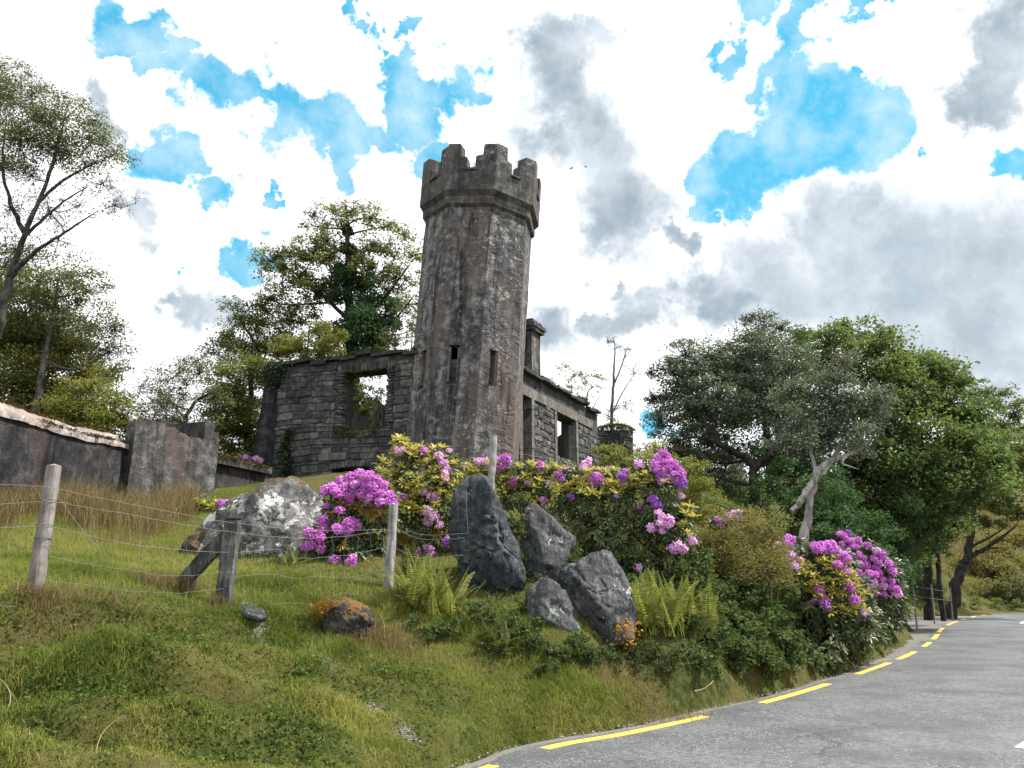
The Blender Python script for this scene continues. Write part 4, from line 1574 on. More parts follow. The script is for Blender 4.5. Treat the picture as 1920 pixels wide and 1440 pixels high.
for px in range(130, 420, 44):
    Yp = np.interp(px, [90, 430], [Y1, Y2])
    t0 = np.interp(px, [106, 430], [988, 1036])
    P = [np.array(at(px + random.uniform(-4, 4), y, Yp)) for y in (t0, (t0 + 1140) / 2, 1138)]
    tube(mb, catmull(P, 3) - fo, .0010, 3)
tag(mb.build('wire_netting', M['wire'], fence), kind='stuff')
for (a, b, r_) in ((at(93, 914, 7.25), at(101, 874, 7.25), .072), (at(91, 939, 7.23), at(101, 874, 7.25), .072), (at(84, 986, 7.22), at(101, 874, 7.25), .072), (at(80, 1010, 7.22), at(101, 874, 7.25), .072)):
    T = (b - a).normalized()
    A_ = T.cross(Vector((0, 1, 0))).normalized()
    B_ = T.cross(A_)
    mb = MB()
    tube(mb, np.array([a + (A_ * math.cos(t) + B_ * math.sin(t)) * r_ + T * .004 * math.sin(3 * t) for t in np.linspace(0, 2 * PI, 17)]) - fo, .003, 4)
    mb.build('wire_loop', M['post_dark'], fence)

# distant roadside fence under the trees
f2 = thing('roadside_fence', 'row of thin grey stakes under the dark trees at the road bend', 'fence', tuple(at(1745, 1130, 30)))
fo = np.array(f2.location)
fence = f2
for (px, yb_, yt, Yp) in ((1676, 1118, 1070, 24), (1712, 1118, 1088, 28), (1748, 1135, 1096, 31), (1783, 1138, 1102, 34)):
    b = at(px, yb_, Yp)
    b.z = min(b.z, gz(b.x, b.y) - .1)
    t = at(px - 2, yt, Yp)
    mb = MB()
    tube(mb, np.array([b, (b + t) / 2, t]) - fo, [.034, .032, .028], 7)
    mb.build('post', M['post_grey'], f2)
mb = MB()
for dz in (.1, .45):
    P = [np.array(at(px, yt + 4, Yp)) - np.array([0, 0, dz]) for (px, yt, Yp) in ((1676, 1070, 24), (1712, 1088, 28), (1748, 1096, 31), (1783, 1102, 34))]
    tube(mb, catmull(P, 4) - fo, .006, 3)
mb.build('wire', M['wire'], f2)

# ------------------------------------------------------------------ trees
LM = {}
LM['birch'] = leaf_mat('birch leaves', (.048, .062, .027), (.10, .118, .047), (.165, .178, .075), .46, .5, .3)
LM['olive'] = leaf_mat('olive spring leaves', (.070, .080, .024), (.15, .16, .050), (.24, .235, .085), .48, .55, .2)
LM['green'] = leaf_mat('mid green leaves', (.045, .068, .016), (.10, .13, .030), (.17, .185, .046), .46, .5, .25)
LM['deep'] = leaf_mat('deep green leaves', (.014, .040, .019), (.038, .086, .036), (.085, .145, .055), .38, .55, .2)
LM['holly'] = leaf_mat('grey green glossy leaves', (.036, .052, .034), (.095, .120, .080), (.21, .235, .17), .28, .42, .4)
LM['oak'] = leaf_mat('bronze green oak leaves', (.032, .072, .028), (.075, .132, .044), (.16, .195, .060), .46, .5, .3)
LM['pale'] = leaf_mat('pale grey leaves', (.065, .080, .040), (.13, .145, .075), (.20, .21, .12), .35, .6, .2)
LM['brown'] = leaf_mat('rusty scrub leaves', (.085, .082, .028), (.17, .155, .055), (.26, .23, .09), .35, .7, .1)
LM['yellowgreen'] = leaf_mat('yellow green scrub leaves', (.075, .092, .020), (.16, .175, .040), (.26, .255, .07), .45, .6, .2)
LM['bramble'] = leaf_mat('dark bramble leaves', (.022, .040, .015), (.056, .092, .033), (.125, .160, .060), .36, .7, .12)


def tree(name, label, cat, trunks, clumps, Y, leaf, lm, bark, cov=2.2, limb_r=.07, twig_r=.012, nsub=9, sub=.42, depth=1.0, group=None, flat=.75, extra=(), twigs=3, droop=.15, limb_z=.25, twig_mat=None):
    """trunks: lists of (px, py, Y, radius); clumps: (px, py, r_px, dY, cover) leafy masses"""
    t0 = trunks[0][0]
    base = at(t0[0], t0[1], t0[2])
    base.z = min(base.z, gz(base.x, base.y))
    root = thing(name, label, cat, tuple(base), 0, group)
    bo = np.array(base)
    wood, twig = MB(), MB()
    nodes, nrad = [], []
    for tr in trunks:
        P = np.array([at(p[0], p[1], p[2]) for p in tr])
        if tr is trunks[0]: P[0] = bo - [0, 0, .25]
        C = catmull(P, 6)
        rad = np.interp(np.linspace(0, 1, len(C)), np.linspace(0, 1, len(tr)), [p[3] for p in tr])
        C[1:-1] += rng.normal(0, 1, (len(C) - 2, 3)) * rad[1:-1, None] * .22
        tube(wood, C - bo, rad, 9, wob=.10)
        nodes.append(C)
        nrad.append(rad)
    nodes, nrad = np.vstack(nodes), np.concatenate(nrad)
    LP = []
    for c in clumps:
        px, py, rp = c[:3]
        dY = c[3] if len(c) > 3 else 0.0
        cv = c[4] if len(c) > 4 else 1.0
        C0 = np.array(at(px, py, Y + dY))
        r = rp / FPX * np.linalg.norm(C0 - [0, 0, EYE])
        d = np.linalg.norm(nodes - C0, axis=1) + 1.8 * np.maximum(0, nodes[:, 2] - C0[2] + limb_z * r)
        k = int(d.argmin())
        A = nodes[k]
        span = np.linalg.norm(C0 - A)
        if span > .15:
            mid = (A + C0) / 2 + rng.normal(0, .10, 3) * span + np.array([0, 0, -.08 * span])
            P = catmull([A, mid, C0], 7)
            r0 = min(nrad[k] * .62, limb_r * (.5 + .35 * span))
            tube(wood, P - bo, np.linspace(r0, max(twig_r, r0 * .3), len(P)), 6, wob=.08)
            nodes = np.vstack([nodes, P[4:]])
            nrad = np.concatenate([nrad, np.linspace(r0, max(twig_r, r0 * .3), len(P))[4:]])
        ns = max(4, int(nsub * (.6 + .4 * rng.random() * 2)))
        dirs = unit(rng.normal(0, 1, (ns, 3)))
        rr = rng.random(ns) ** .45
        S = C0 + dirs * rr[:, None] * r * np.array([1, depth, flat])
        for s in S:
            m_ = (C0 + s) / 2 + rng.normal(0, .08, 3) * r
            P = catmull([C0, m_, s], 4)
            tube(twig, P - bo, np.linspace(twig_r, twig_r * .4, len(P)), 3)
            for q in range(twigs):
                e = s + unit(rng.normal(0, 1, 3) + (s - C0) / (r + .01) * .8) * r * sub * rng.uniform(.6, 1.25)
                tube(twig, np.array([s, (s + e) / 2 + rng.normal(0, .03, 3) * r, e]) - bo, [twig_r * .5, twig_r * .35, twig_r * .2], 3)
        nleaf = int(cov * cv * PI * r * r / (.5 * leaf[0] * leaf[1]))
        if nleaf > 0:
            w = rng.random(ns) ** 1.5 + .15
            pick = rng.choice(ns, nleaf, p=w / w.sum())
            sg = r * sub * (.55 + .6 * rng.random(ns))[pick][:, None]
            q = unit(rng.normal(0, 1, (nleaf, 3))) * (rng.random((nleaf, 1)) ** .55)
            LP.append(S[pick] + q * sg * np.array([1.15, 1.15, .62]))
    wood.build('trunk', bark, root)
    if twig.n: tag(twig.build('twigs', twig_mat or bark, root), kind='stuff')
    if LP:
        LP = np.vstack(LP)
        # green drifts through the crown: neighbouring leaves lean to one tone
        tn = np.clip(.5 + .9 * (vnoise(LP[:, 0] * 1.3 + LP[:, 1], LP[:, 2] * 1.3 + 31, 3) - .5) + rng.normal(0, .24, len(LP)), 0, 1)
        leaf_obj(LP - bo, leaf[0], leaf[1], 'crown', lm, root, up=.6, droop=droop, tint=tn)
    return root


tree('birch_tree', 'tall airy birch with fine bare branches at the left edge of the photo', 'tree',
     [[(-40, 940, 19, .17), (-22, 700, 19, .14), (2, 585, 19, .11), (22, 505, 19, .085), (50, 430, 19, .065), (78, 365, 19, .05), (104, 290, 19, .045), (120, 225, 19, .02)],
      [(14, 520, 19, .08), (70, 470, 18.7, .05), (130, 430, 18.6, .03), (185, 395, 18.5, .012)],
      [(45, 435, 19, .07), (20, 380, 19.2, .05), (5, 310, 19.4, .035), (12, 220, 19.5, .015)],
      [(70, 380, 19, .05), (130, 330, 19, .035), (195, 300, 19, .012)], [(40, 450, 19, .05), (110, 385, 19.4, .03), (165, 350, 19.5, .012)]],
     [(20, 180, 55, .3, .8), (70, 215, 50, -.3, .9), (120, 225, 45, .2, .85), (165, 262, 48, 0, .9), (210, 290, 30, .2, .75), (40, 262, 52, -.4, .95), (105, 275, 50, .3, .9), (-30, 190, 70, 0, .8), (-40, 290, 70, .2, .8), (0, 125, 32, .1, .45),
      (160, 310, 40, .4, .45), (60, 330, 45, 0, .14), (215, 385, 38, 0, .07), (150, 385, 45, .3, .12), (95, 400, 45, -.3, .12), (20, 390, 45, 0, .14), (190, 345, 35, .1, .15), (30, 470, 40, 0, .16), (110, 450, 40, 0, .12), (60, 175, 25, 0, .4), (180, 225, 18, 0, .4)],
     19, (.062, .045), LM['birch'], M['bark_birch'], cov=1.25, limb_r=.03, twig_r=.008, nsub=24, sub=.60, flat=.95, twigs=6, droop=.4)
tree('tree', 'sparse grey leafed tree below the tall birch, top left of the yard wall', 'tree',
     [[(60, 930, 21.5, .14), (70, 760, 21.5, .11), (90, 640, 21.5, .06), (110, 520, 21.5, .03)]],
     [(125, 515, 50, 0, .5), (60, 545, 60, .3, .55), (165, 545, 38, 0, .45), (10, 500, 50, 0, .4), (110, 590, 55, .4, .6), (175, 610, 50, 0, .5), (205, 660, 38, .3, .35), (30, 610, 50, .2, .7), (60, 480, 38, 0, .25), (215, 615, 24, 0, .25)],
     21.5, (.075, .055), LM['birch'], M['bark_grey'], cov=2.4, nsub=20, sub=.6, flat=.95, twigs=5)
tree('tree', 'dense olive green tree rising behind the dark yard wall at the far left', 'tree',
     [[(20, 935, 22.5, .16), (30, 780, 22.5, .12), (60, 660, 22.5, .06)], [(30, 790, 22.5, .08), (110, 720, 22.3, .05)]],
     [(20, 560, 50, .5, .7), (70, 590, 50, .3, .7), (130, 640, 45, .4, .8), (200, 700, 36, .3, .7), (30, 650, 70, 0, 1), (-40, 640, 80, 0, 1), (90, 670, 65, .4, 1), (150, 690, 50, 0, .8), (40, 730, 75, -.3, 1.1), (110, 735, 60, .3, 1.1), (-20, 760, 80, 0, 1.1), (80, 790, 60, .5, 1)],
     22.5, (.085, .06), LM['olive'], M['bark_dark'], cov=3.0, nsub=20, sub=.6, flat=.9)
tree('tree', 'bright yellow olive bushy tree leaning over the mossy end of the yard wall', 'tree',
     [[(165, 940, 20.5, .10), (165, 830, 20.5, .08), (175, 750, 20.5, .05)]],
     [(150, 745, 45, 0, 1), (190, 755, 42, -.3, 1), (215, 785, 35, 0, .9), (130, 790, 45, .2, 1.1), (175, 800, 45, 0, 1.1), (235, 810, 24, .2, .8), (190, 715, 30, .3, .55), (225, 750, 24, 0, .35)],
     20.5, (.075, .052), LM['yellowgreen'], M['bark_brown'], cov=3.0, nsub=20, sub=.6, flat=.9)
tree('tree', 'thin pale tree with a curved bare stem behind the humped wall end', 'tree',
     [[(338, 900, 25, .10), (340, 820, 25, .08), (356, 770, 25, .06), (378, 745, 25, .045), (420, 728, 25, .015)]],
     [(300, 735, 38, 0, .55), (335, 700, 34, .3, .5), (290, 780, 40, 0, .8), (330, 765, 38, -.2, .6), (375, 700, 30, .2, .4), (265, 790, 26, 0, .5), (320, 815, 34, .2, .8), (360, 810, 34, 0, .7), (400, 745, 30, 0, .4), (345, 740, 30, 0, .35)],
     25, (.075, .05), LM['pale'], M['bark_dark'], cov=2.0, nsub=18, sub=.6, flat=.95, twigs=4)
tree('tree', 'green leafy tree close against the left corner of the stone house', 'tree',
     [[(470, 900, 28.5, .17), (465, 800, 28.5, .14), (470, 720, 28.5, .09), (475, 640, 28.5, .04)], [(466, 800, 28.5, .09), (430, 750, 28.3, .06)]],
     [(465, 705, 52, 0, 1), (440, 745, 48, -.4, 1), (488, 750, 45, .3, 1.05), (420, 790, 44, 0, 1), (470, 800, 52, -.3, 1.15), (400, 825, 36, .2, .9), (445, 845, 44, .1, 1.1), (490, 845, 36, 0, 1.1), (395, 765, 32, 0, .6), (500, 700, 36, .3, .9), (415, 700, 36, 0, .6), (450, 880, 38, 0, 1.1)],
     28.5, (.10, .07), LM['green'], M['bark_dark'], cov=3.0, nsub=20, sub=.6, flat=.9)
tree('tree', 'loose tree with open upper sprays left of the ivy-clad tree', 'tree',
     [[(500, 900, 31.5, .15), (500, 740, 31.5, .11), (485, 660, 31.5, .07), (450, 600, 31.5, .03)]],
     [(440, 610, 36, 0, .5), (475, 600, 36, .3, .65), (505, 585, 36, 0, .6), (460, 650, 45, -.3, .85), (500, 640, 48, .3, .9), (425, 650, 34, 0, .5), (540, 640, 45, 0, .9), (400, 660, 26, 0, .3), (430, 570, 22, 0, .2)],
     31.5, (.10, .075), LM['green'], M['bark_dark'], cov=2.4, nsub=18, sub=.56, flat=.9, twigs=4)

# the ivy-clad tree
itree = tree('tree', 'big open-crowned tree with dark ivy on its trunk behind the stone front wall', 'tree',
     [[(660, 900, 31, .30), (662, 700, 31, .26), (655, 590, 31, .20), (652, 500, 31, .14), (653, 430, 31, .08), (648, 385, 31, .03)],
      [(658, 620, 31, .12), (720, 560, 31.3, .07), (765, 500, 31.5, .03)], [(655, 600, 31, .10), (590, 540, 30.8, .06), (535, 500, 30.5, .03)], [(660, 640, 31, .10), (720, 620, 31, .07), (772, 560, 31, .03)]],
     [(505, 490, 30, 0, .9), (545, 480, 34, .4, 1), (590, 470, 38, -.4, 1), (530, 530, 38, .2, .95), (575, 525, 40, 0, 1), (620, 480, 36, .5, .9), (510, 560, 26, 0, .5), (560, 575, 36, 0, .5),
      (600, 425, 30, .2, .42), (625, 400, 28, 0, .4), (660, 398, 32, .3, .42), (695, 410, 32, 0, .45), (725, 425, 30, -.3, .45), (755, 440, 30, .2, .42), (775, 480, 30, 0, .45), (740, 480, 34, .4, .5), (700, 455, 34, 0, .7), (680, 480, 36, -.4, .9), (715, 510, 36, 0, .7), (760, 525, 30, .2, .5), (780, 570, 26, 0, .5), (745, 565, 34, 0, .55), (720, 540, 34, .3, .7), (775, 620, 28, 0, .5), (590, 590, 34, 0, .6), (540, 600, 30, 0, .45), (615, 450, 30, 0, .4), (640, 425, 26, 0, .5), (590, 400, 20, 0, .2)],
     31, (.12, .085), LM['olive'], M['bark_dark'], cov=2.1, nsub=20, sub=.54, flat=.9, twigs=5, limb_r=.045, twig_r=.014)
ib = np.array(itree.location)
Q = []
for (px, py, rp, n) in ((652, 432, 13, 500), (652, 465, 20, 900), (655, 505, 34, 2200), (640, 540, 40, 2600), (680, 548, 44, 3000), (660, 590, 56, 4200), (715, 595, 36, 1800), (655, 640, 58, 4200), (700, 635, 50, 3000), (735, 615, 30, 1000), (665, 668, 56, 2800), (600, 545, 22, 700)):
    c = np.array(at(px, py, 31))
    r = rp / FPX * 33
    ns = 9
    S = c + unit(rng.normal(0, 1, (ns, 3))) * rng.random((ns, 1)) ** .5 * r * np.array([1, .8, 1])
    Q.append(S[rng.integers(0, ns, n)] + unit(rng.normal(0, 1, (n, 3))) * rng.random((n, 1)) ** .4 * r * .42)
Q = np.vstack(Q)
leaf_obj(Q - ib, .10, .09, 'ivy_leaves', LM['deep'], itree, up=.3, droop=.5)
tree('shrub', 'yellow green scrub standing on the mossy top of the stone front wall', 'shrub',
     [[(575, 690, 27.6, .04), (578, 640, 27.6, .03), (585, 600, 27.6, .012)], [(600, 690, 27.6, .03), (615, 630, 27.6, .02)], [(545, 690, 27.6, .03), (540, 640, 27.6, .02)]],
     [(530, 650, 30, 0, .9), (560, 640, 32, .2, .55), (590, 620, 34, 0, .5), (620, 630, 30, -.2, .6), (610, 655, 28, 0, .8), (640, 660, 22, 0, .6), (550, 668, 30, 0, 1), (590, 660, 30, 0, .8), (520, 670, 20, 0, .8)],
     27.6, (.075, .055), LM['yellowgreen'], M['bark_brown'], cov=2.2, nsub=12, twigs=5, twig_r=.01)
tree('shrub', 'thin scrub with sparse leaves beside the tower above the front wall', 'shrub',
     [[(745, 670, 28.5, .03), (742, 610, 28.5, .02), (750, 560, 28.5, .01)], [(770, 670, 28.5, .025), (775, 600, 28.5, .012)]],
     [(740, 630, 28, 0, .4), (765, 600, 26, 0, .35), (775, 640, 24, 0, .4), (750, 580, 22, 0, .3), (725, 650, 22, 0, .5)],
     28.5, (.075, .05), LM['birch'], M['bark_grey'], cov=1.2, nsub=12, twigs=5, twig_r=.009)
tree('sapling', 'bare forked sapling against the white cloud right of the house', 'tree',
     [[(1147, 850, 38, .10), (1147, 780, 38, .085), (1150, 730, 38, .07), (1151, 690, 38, .05), (1153, 655, 38, .03), (1150, 632, 38, .012)], [(1150, 725, 38, .05), (1162, 695, 38, .035), (1170, 672, 38, .03), (1178, 645, 38, .012)], [(1148, 775, 38, .04), (1168, 735, 38.2, .03), (1190, 700, 38.4, .012)], [(1170, 672, 38, .02), (1184, 655, 38, .012), (1190, 648, 38, .006)]],
     [(1148, 640, 16, 0, .0), (1160, 650, 16, 0, .0), (1180, 655, 16, 0, .0), (1172, 668, 14, 0, 0), (1140, 640, 14, 0, 0), (1190, 700, 26, .3, .10), (1170, 760, 26, .3, .22), (1140, 780, 24, .3, .25), (1160, 800, 28, 0, .4)],
     38, (.09, .06), LM['birch'], M['bark_grey'], cov=1.2, nsub=12, twigs=4, twig_r=.012, limb_r=.03)
tree('sapling', 'sparse bronze leaved sapling growing behind the mossy side wall', 'tree',
     [[(1096, 800, 34, .05), (1100, 750, 34, .035), (1112, 725, 34, .015)], [(1096, 780, 34, .03), (1082, 735, 34, .012)], [(1098, 790, 34, .03), (1125, 740, 34, .012)]],
     [(1078, 705, 20, 0, .45), (1098, 712, 24, .2, .5), (1118, 704, 20, 0, .5), (1072, 728, 18, 0, .4), (1090, 745, 22, 0, .45), (1045, 690, 18, 0, .3), (1122, 725, 16, 0, .3), (1030, 715, 14, 0, .4)],
     34, (.09, .06), LM['olive'], M['bark_brown'], cov=1.0, nsub=10, twigs=4, twig_r=.01, limb_r=.025)

# right-hand trees
tree('holly_tree', 'grey green holly with dark crooked forked trunk right of the house', 'tree',
     [[(1412, 965, 21, .15), (1413, 920, 21, .135), (1410, 880, 21, .125), (1398, 858, 21, .10), (1370, 845, 20.9, .10), (1346, 828, 20.8, .085), (1338, 790, 20.8, .07), (1352, 730, 20.8, .04), (1365, 680, 20.8, .02)],
      [(1409, 882, 21, .12), (1432, 862, 21, .10), (1452, 845, 21, .085), (1458, 800, 21, .06), (1452, 720, 21.1, .04), (1440, 650, 21.2, .02)],
      [(1345, 828, 20.8, .05), (1300, 820, 20.8, .03), (1255, 830, 20.8, .012)], [(1340, 790, 20.8, .05), (1300, 740, 20.8, .03), (1270, 700, 20.8, .012)]],
     [(1262, 700, 34, 0, .7), (1250, 745, 36, .2, .8), (1240, 790, 34, 0, .6), (1285, 665, 34, -.2, .6), (1300, 715, 46, .3, 1), (1330, 670, 36, 0, .7), (1345, 740, 48, -.4, 1), (1300, 780, 46, 0, 1), (1385, 700, 46, .4, 1), (1400, 640, 38, 0, .75), (1430, 605, 26, .2, .6), (1440, 660, 44, -.2, .9),
      (1390, 760, 46, 0, .95), (1440, 730, 48, .3, 1), (1480, 690, 40, 0, .8), (1270, 825, 34, .2, .8), (1330, 825, 34, .4, .7), (1300, 860, 38, .5, 1), (1360, 880, 38, .8, 1), (1465, 615, 22, 0, .4), (1225, 745, 18, 0, .3), (1220, 700, 14, 0, .25), (1480, 770, 44, 0, 1), (1290, 905, 36, .8, 1), (1350, 925, 40, 1.2, 1.1), (1250, 860, 30, .4, .6), (1400, 600, 16, 0, .3)],
     21, (.075, .05), LM['holly'], M['bark_dark'], cov=3.0, nsub=24, sub=.62, flat=.95, twigs=4, limb_r=.05)
tree('hawthorn_tree', 'silvery small-leafed tree with a bleached leaning trunk above the blossoms', 'tree',
     [[(1504, 1050, 17.5, .13), (1510, 1005, 17.5, .11), (1516, 955, 17.5, .075), (1528, 905, 17.5, .065), (1545, 880, 17.5, .055), (1568, 850, 17.6, .05), (1590, 790, 17.8, .02)],
      [(1484, 958, 17.3, .05), (1500, 942, 17.3, .07), (1516, 915, 17.35, .078), (1532, 885, 17.4, .072), (1550, 868, 17.4, .06), (1580, 856, 17.3, .045), (1612, 842, 17.2, .035), (1636, 818, 17.1, .012)],
      [(1575, 862, 17.3, .03), (1590, 852, 17.1, .022), (1580, 868, 17, .018), (1610, 880, 16.9, .01)], [(1625, 846, 17.1, .025), (1620, 825, 17.0, .02), (1606, 806, 17, .008)], [(1530, 890, 17.4, .05), (1520, 830, 17.6, .035), (1525, 760, 17.8, .015)]],
     [(1520, 745, 44, .2, .9), (1560, 715, 40, 0, .85), (1500, 800, 44, -.2, .9), (1555, 780, 48, .2, .95), (1600, 750, 42, 0, .8), (1640, 755, 34, .2, .6), (1595, 800, 42, -.3, .8), (1480, 830, 36, .4, .7), (1540, 830, 36, .3, .6), (1640, 790, 30, 0, .4), (1610, 840, 26, .5, .3), (1470, 740, 36, .3, .7), (1660, 740, 24, 0, .3), (1580, 680, 28, .2, .5)],
     17.5, (.062, .042), LM['holly'], M['bark_pale'], cov=2.9, nsub=24, sub=.62, flat=.95, twig_mat=M['bark_grey'], twigs=5, limb_r=.03, twig_r=.008)
tree('tree', 'dense dark tree filling the space behind the grey green holly', 'tree',
     [[(1440, 965, 25.5, .18), (1445, 860, 25.5, .14), (1430, 760, 25.5, .08)], [(1445, 870, 25.5, .10), (1500, 780, 25.5, .05)]],
     [(1300, 760, 50, 0, .8), (1345, 700, 50, .3, .9), (1400, 680, 52, 0, 1), (1450, 690, 52, -.3, 1), (1500, 700, 52, .3, 1), (1330, 800, 50, 0, 1), (1390, 760, 56, 0, 1.1), (1450, 770, 56, .3, 1.1), (1510, 780, 56, 0, 1.1), (1370, 850, 54, 0, 1.1), (1430, 850, 54, .3, 1.1), (1490, 850, 54, 0, 1.1), (1540, 840, 50, .4, 1.1), (1300, 850, 44, .3, .9), (1400, 915, 50, 0, 1.1), (1470, 920, 50, 0, 1.1), (1540, 910, 50, 0, 1.1), (1340, 910, 44, .3, 1), (1420, 630, 30, .2, .5), (1480, 640, 34, 0, .7), (1280, 710, 34, .4, .5)],
     25.5, (.10, .07), LM['deep'], M['bark_dark'], cov=2.0, nsub=20, sub=.6, flat=.9)
tree('oak_tree', 'large dark spreading tree with bronze green crown overhanging the road bend', 'tree',
     [[(1734, 1118, 34, .21), (1738, 1060, 34, .19), (1742, 1000, 33, .17), (1735, 920, 31, .14), (1725, 820, 29, .08)], [(1740, 1010, 33, .14), (1690, 930, 28.5, .09), (1640, 850, 28, .04)], [(1740, 990, 33, .14), (1790, 920, 30, .09), (1850, 860, 28.5, .04)], [(1738, 950, 31.5, .10), (1660, 960, 28.5, .06), (1600, 930, 26.5, .03)]],
     [(1555, 640, 42, -1, .9), (1600, 630, 44, .5, .9), (1645, 640, 44, -.5, .95), (1590, 690, 60, 0, 1), (1650, 700, 60, -.6, 1), (1700, 680, 52, .4, 1), (1740, 690, 46, 0, .9), (1780, 720, 46, .4, .85), (1710, 740, 62, -.8, 1), (1770, 770, 62, .2, 1), (1820, 775, 44, 0, .8), (1650, 780, 66, -1.2, 1), (1720, 820, 70, -1, 1.1), (1790, 840, 66, -.8, 1.05), (1840, 830, 50, 0, .9), (1660, 860, 66, -1.4, 1.1),
      (1740, 890, 66, -1.2, 1.1), (1810, 895, 60, -.8, 1), (1610, 860, 52, -1, 1.1), (1600, 920, 60, -.5, 1.2), (1660, 930, 66, -1, 1.2), (1720, 950, 58, -.8, 1.1), (1780, 950, 46, -.6, .9), (1540, 690, 44, .4, .8), (1860, 900, 40, -.5, .8), (1600, 985, 48, 0, 1.2), (1660, 1000, 52, 0, 1.2), (1710, 1010, 34, 0, .9), (1640, 1050, 44, 1, 1.2), (1690, 1060, 32, 1.5, 1.0), (1610, 1040, 40, 1, 1.2), (1500, 640, 36, .3, .7), (1850, 870, 40, 0, .9), (1690, 1035, 40, 3, 1.1), (1740, 1000, 40, 2, 1), (1790, 985, 34, 2, .8), (1650, 1085, 36, 3, 1.1), (1725, 1040, 26, 5, .8), (1560, 1000, 40, 0, 1.1)],
     28, (.14, .10), LM['oak'], M['bark_dark'], cov=3.3, nsub=22, sub=.58, twigs=3, limb_r=.06, twig_r=.016, flat=.6)
tree('tree', 'dark tree with a slanting trunk and long low bare bough beside the road bend', 'tree',
     [[(1772, 1118, 35, .26), (1795, 1085, 35, .22), (1810, 1050, 35, .19), (1818, 1010, 35, .15), (1826, 960, 35, .10), (1830, 900, 35, .05)], [(1812, 1046, 35, .12), (1845, 1030, 34.8, .09), (1875, 1010, 34.5, .06), (1905, 985, 34.3, .03)], [(1812, 1030, 35, .07), (1860, 1005, 34.6, .04), (1890, 985, 34.4, .02)], [(1850, 1028, 34.8, .05), (1885, 1027, 34.4, .015)]],
     [(1830, 930, 46, 0, 1), (1870, 945, 42, -.4, .8), (1905, 930, 44, 0, .85), (1900, 880, 50, .4, .9), (1850, 980, 26, .2, .5), (1800, 970, 36, .6, .8), (1930, 860, 50, 0, .9), (1880, 830, 46, .6, .8), (1920, 960, 34, 0, .6), (1960, 920, 50, 0, .9)],
     35, (.12, .085), LM['green'], M['bark_dark'], cov=2.2, nsub=13, sub=.36, flat=.55, limb_r=.05)
tree('tree', 'open tree with flat airy sprays at the right edge of the photo', 'tree',
     [[(1960, 1120, 40, .25), (1955, 950, 40, .18), (1930, 840, 40, .10), (1900, 770, 40, .04)]],
     [(1860, 775, 40, 0, .6), (1890, 800, 36, .4, .6), (1905, 760, 34, 0, .5), (1850, 745, 28, .3, .5), (1915, 820, 34, 0, .6), (1880, 735, 26, 0, .45), (1820, 740, 30, 0, .6), (1800, 705, 28, 0, .5), (1950, 790, 46, 0, .7), (1840, 715, 20, 0, .3)],
     40, (.13, .09), LM['oak'], M['bark_dark'], cov=1.9, nsub=13, sub=.38, flat=.5, twigs=4)
tree('tree', 'thin dark tree stem with few leaves between the two trunks at the bend', 'tree',
     [[(1764, 1125, 33, .12), (1760, 1080, 33, .10), (1758, 1030, 33, .08), (1756, 970, 33, .05), (1750, 920, 33, .03)]],
     [(1775, 1030, 14, 0, .8), (1782, 1010, 14, 0, .6), (1745, 970, 30, 0, .8), (1770, 960, 28, 0, .8)],
     33, (.12, .085), LM['deep'], M['bark_dark'], cov=1.2, nsub=8)


def off_road(f, keep=.55):
    """roots stay off the tarmac: walk a root point back from the verge"""
    for k in range(30):
        if road_sd(np.array([f[0]]), np.array([f[1]]))[0] > keep: break
        i = int(((LINE - f[:2]) ** 2).sum(1).argmin())
        f[:2] += LN[i] * .1
    return f


def bush(name, label, blobs, Y, leaf, lm, bark=None, cov=2.0, cat='shrub', group=None, sub=.4, nsub=10, flat=.85, up=.6, ground=False):
    """leafy shrub: stems from one root to many leafy blobs; blobs (px, py, r_px, dY, cover)"""
    bx = at(sum(b[0] for b in blobs) / len(blobs), max(b[1] + b[2] * .6 for b in blobs), Y)
    base = np.array([bx.x, Y, gz(bx.x, Y)])
    if ground: base = np.array(hit(blobs[0][0], blobs[0][1] + blobs[0][2] * .75))
    root = thing(name, label, cat, tuple(base), 0, group)
    st = MB()
    LP = []
    for b in blobs:
        Yb = Y
        if ground:                                 # the blob sits on the ground seen just under it
            Yb = hit(b[0], b[1] + b[2] * .75).y
        c = np.array(at(b[0], b[1], Yb + (b[3] if len(b) > 3 and not ground else 0)))
        r = b[2] / FPX * np.linalg.norm(c - [0, 0, EYE])
        cv = b[4] if len(b) > 4 else 1
        f = off_road(np.array([c[0] + rng.normal(0, .15), c[1] + .2, 0]))
        f[2] = min(gz(f[0], f[1]), c[2] - .1)
        P = catmull([f, (f + c) / 2 + rng.normal(0, .12, 3) * r, c], 5)
        tube(st, P - base, np.linspace(.022, .008, len(P)), 4)
        S = c + unit(rng.normal(0, 1, (nsub, 3))) * rng.random((nsub, 1)) ** .45 * r * np.array([1, 1, flat])
        for s in S:
            tube(st, np.array([c, (c + s) / 2 + rng.normal(0, .06, 3) * r, s + (s - c) * .25]) - base, [.008, .006, .003], 3)
        n = int(cov * cv * PI * r * r / (.5 * leaf[0] * leaf[1]))
        LP.append(S[rng.integers(0, nsub, n)] + unit(rng.normal(0, 1, (n, 3))) * rng.random((n, 1)) ** .5 * r * sub * np.array([1.1, 1.1, .8]))
    tag(st.build('stems', bark or M['bark_brown'], root), kind='stuff')
    LP = np.vstack(LP)
    tn = np.clip(.5 + .9 * (vnoise(LP[:, 0] * 3.1 + LP[:, 1], LP[:, 2] * 3.1 + 31, 3) - .5) + rng.normal(0, .25, len(LP)), 0, 1)
    leaf_obj(LP - base, leaf[0], leaf[1], 'foliage', lm, root, up=up, tint=tn)
    return root


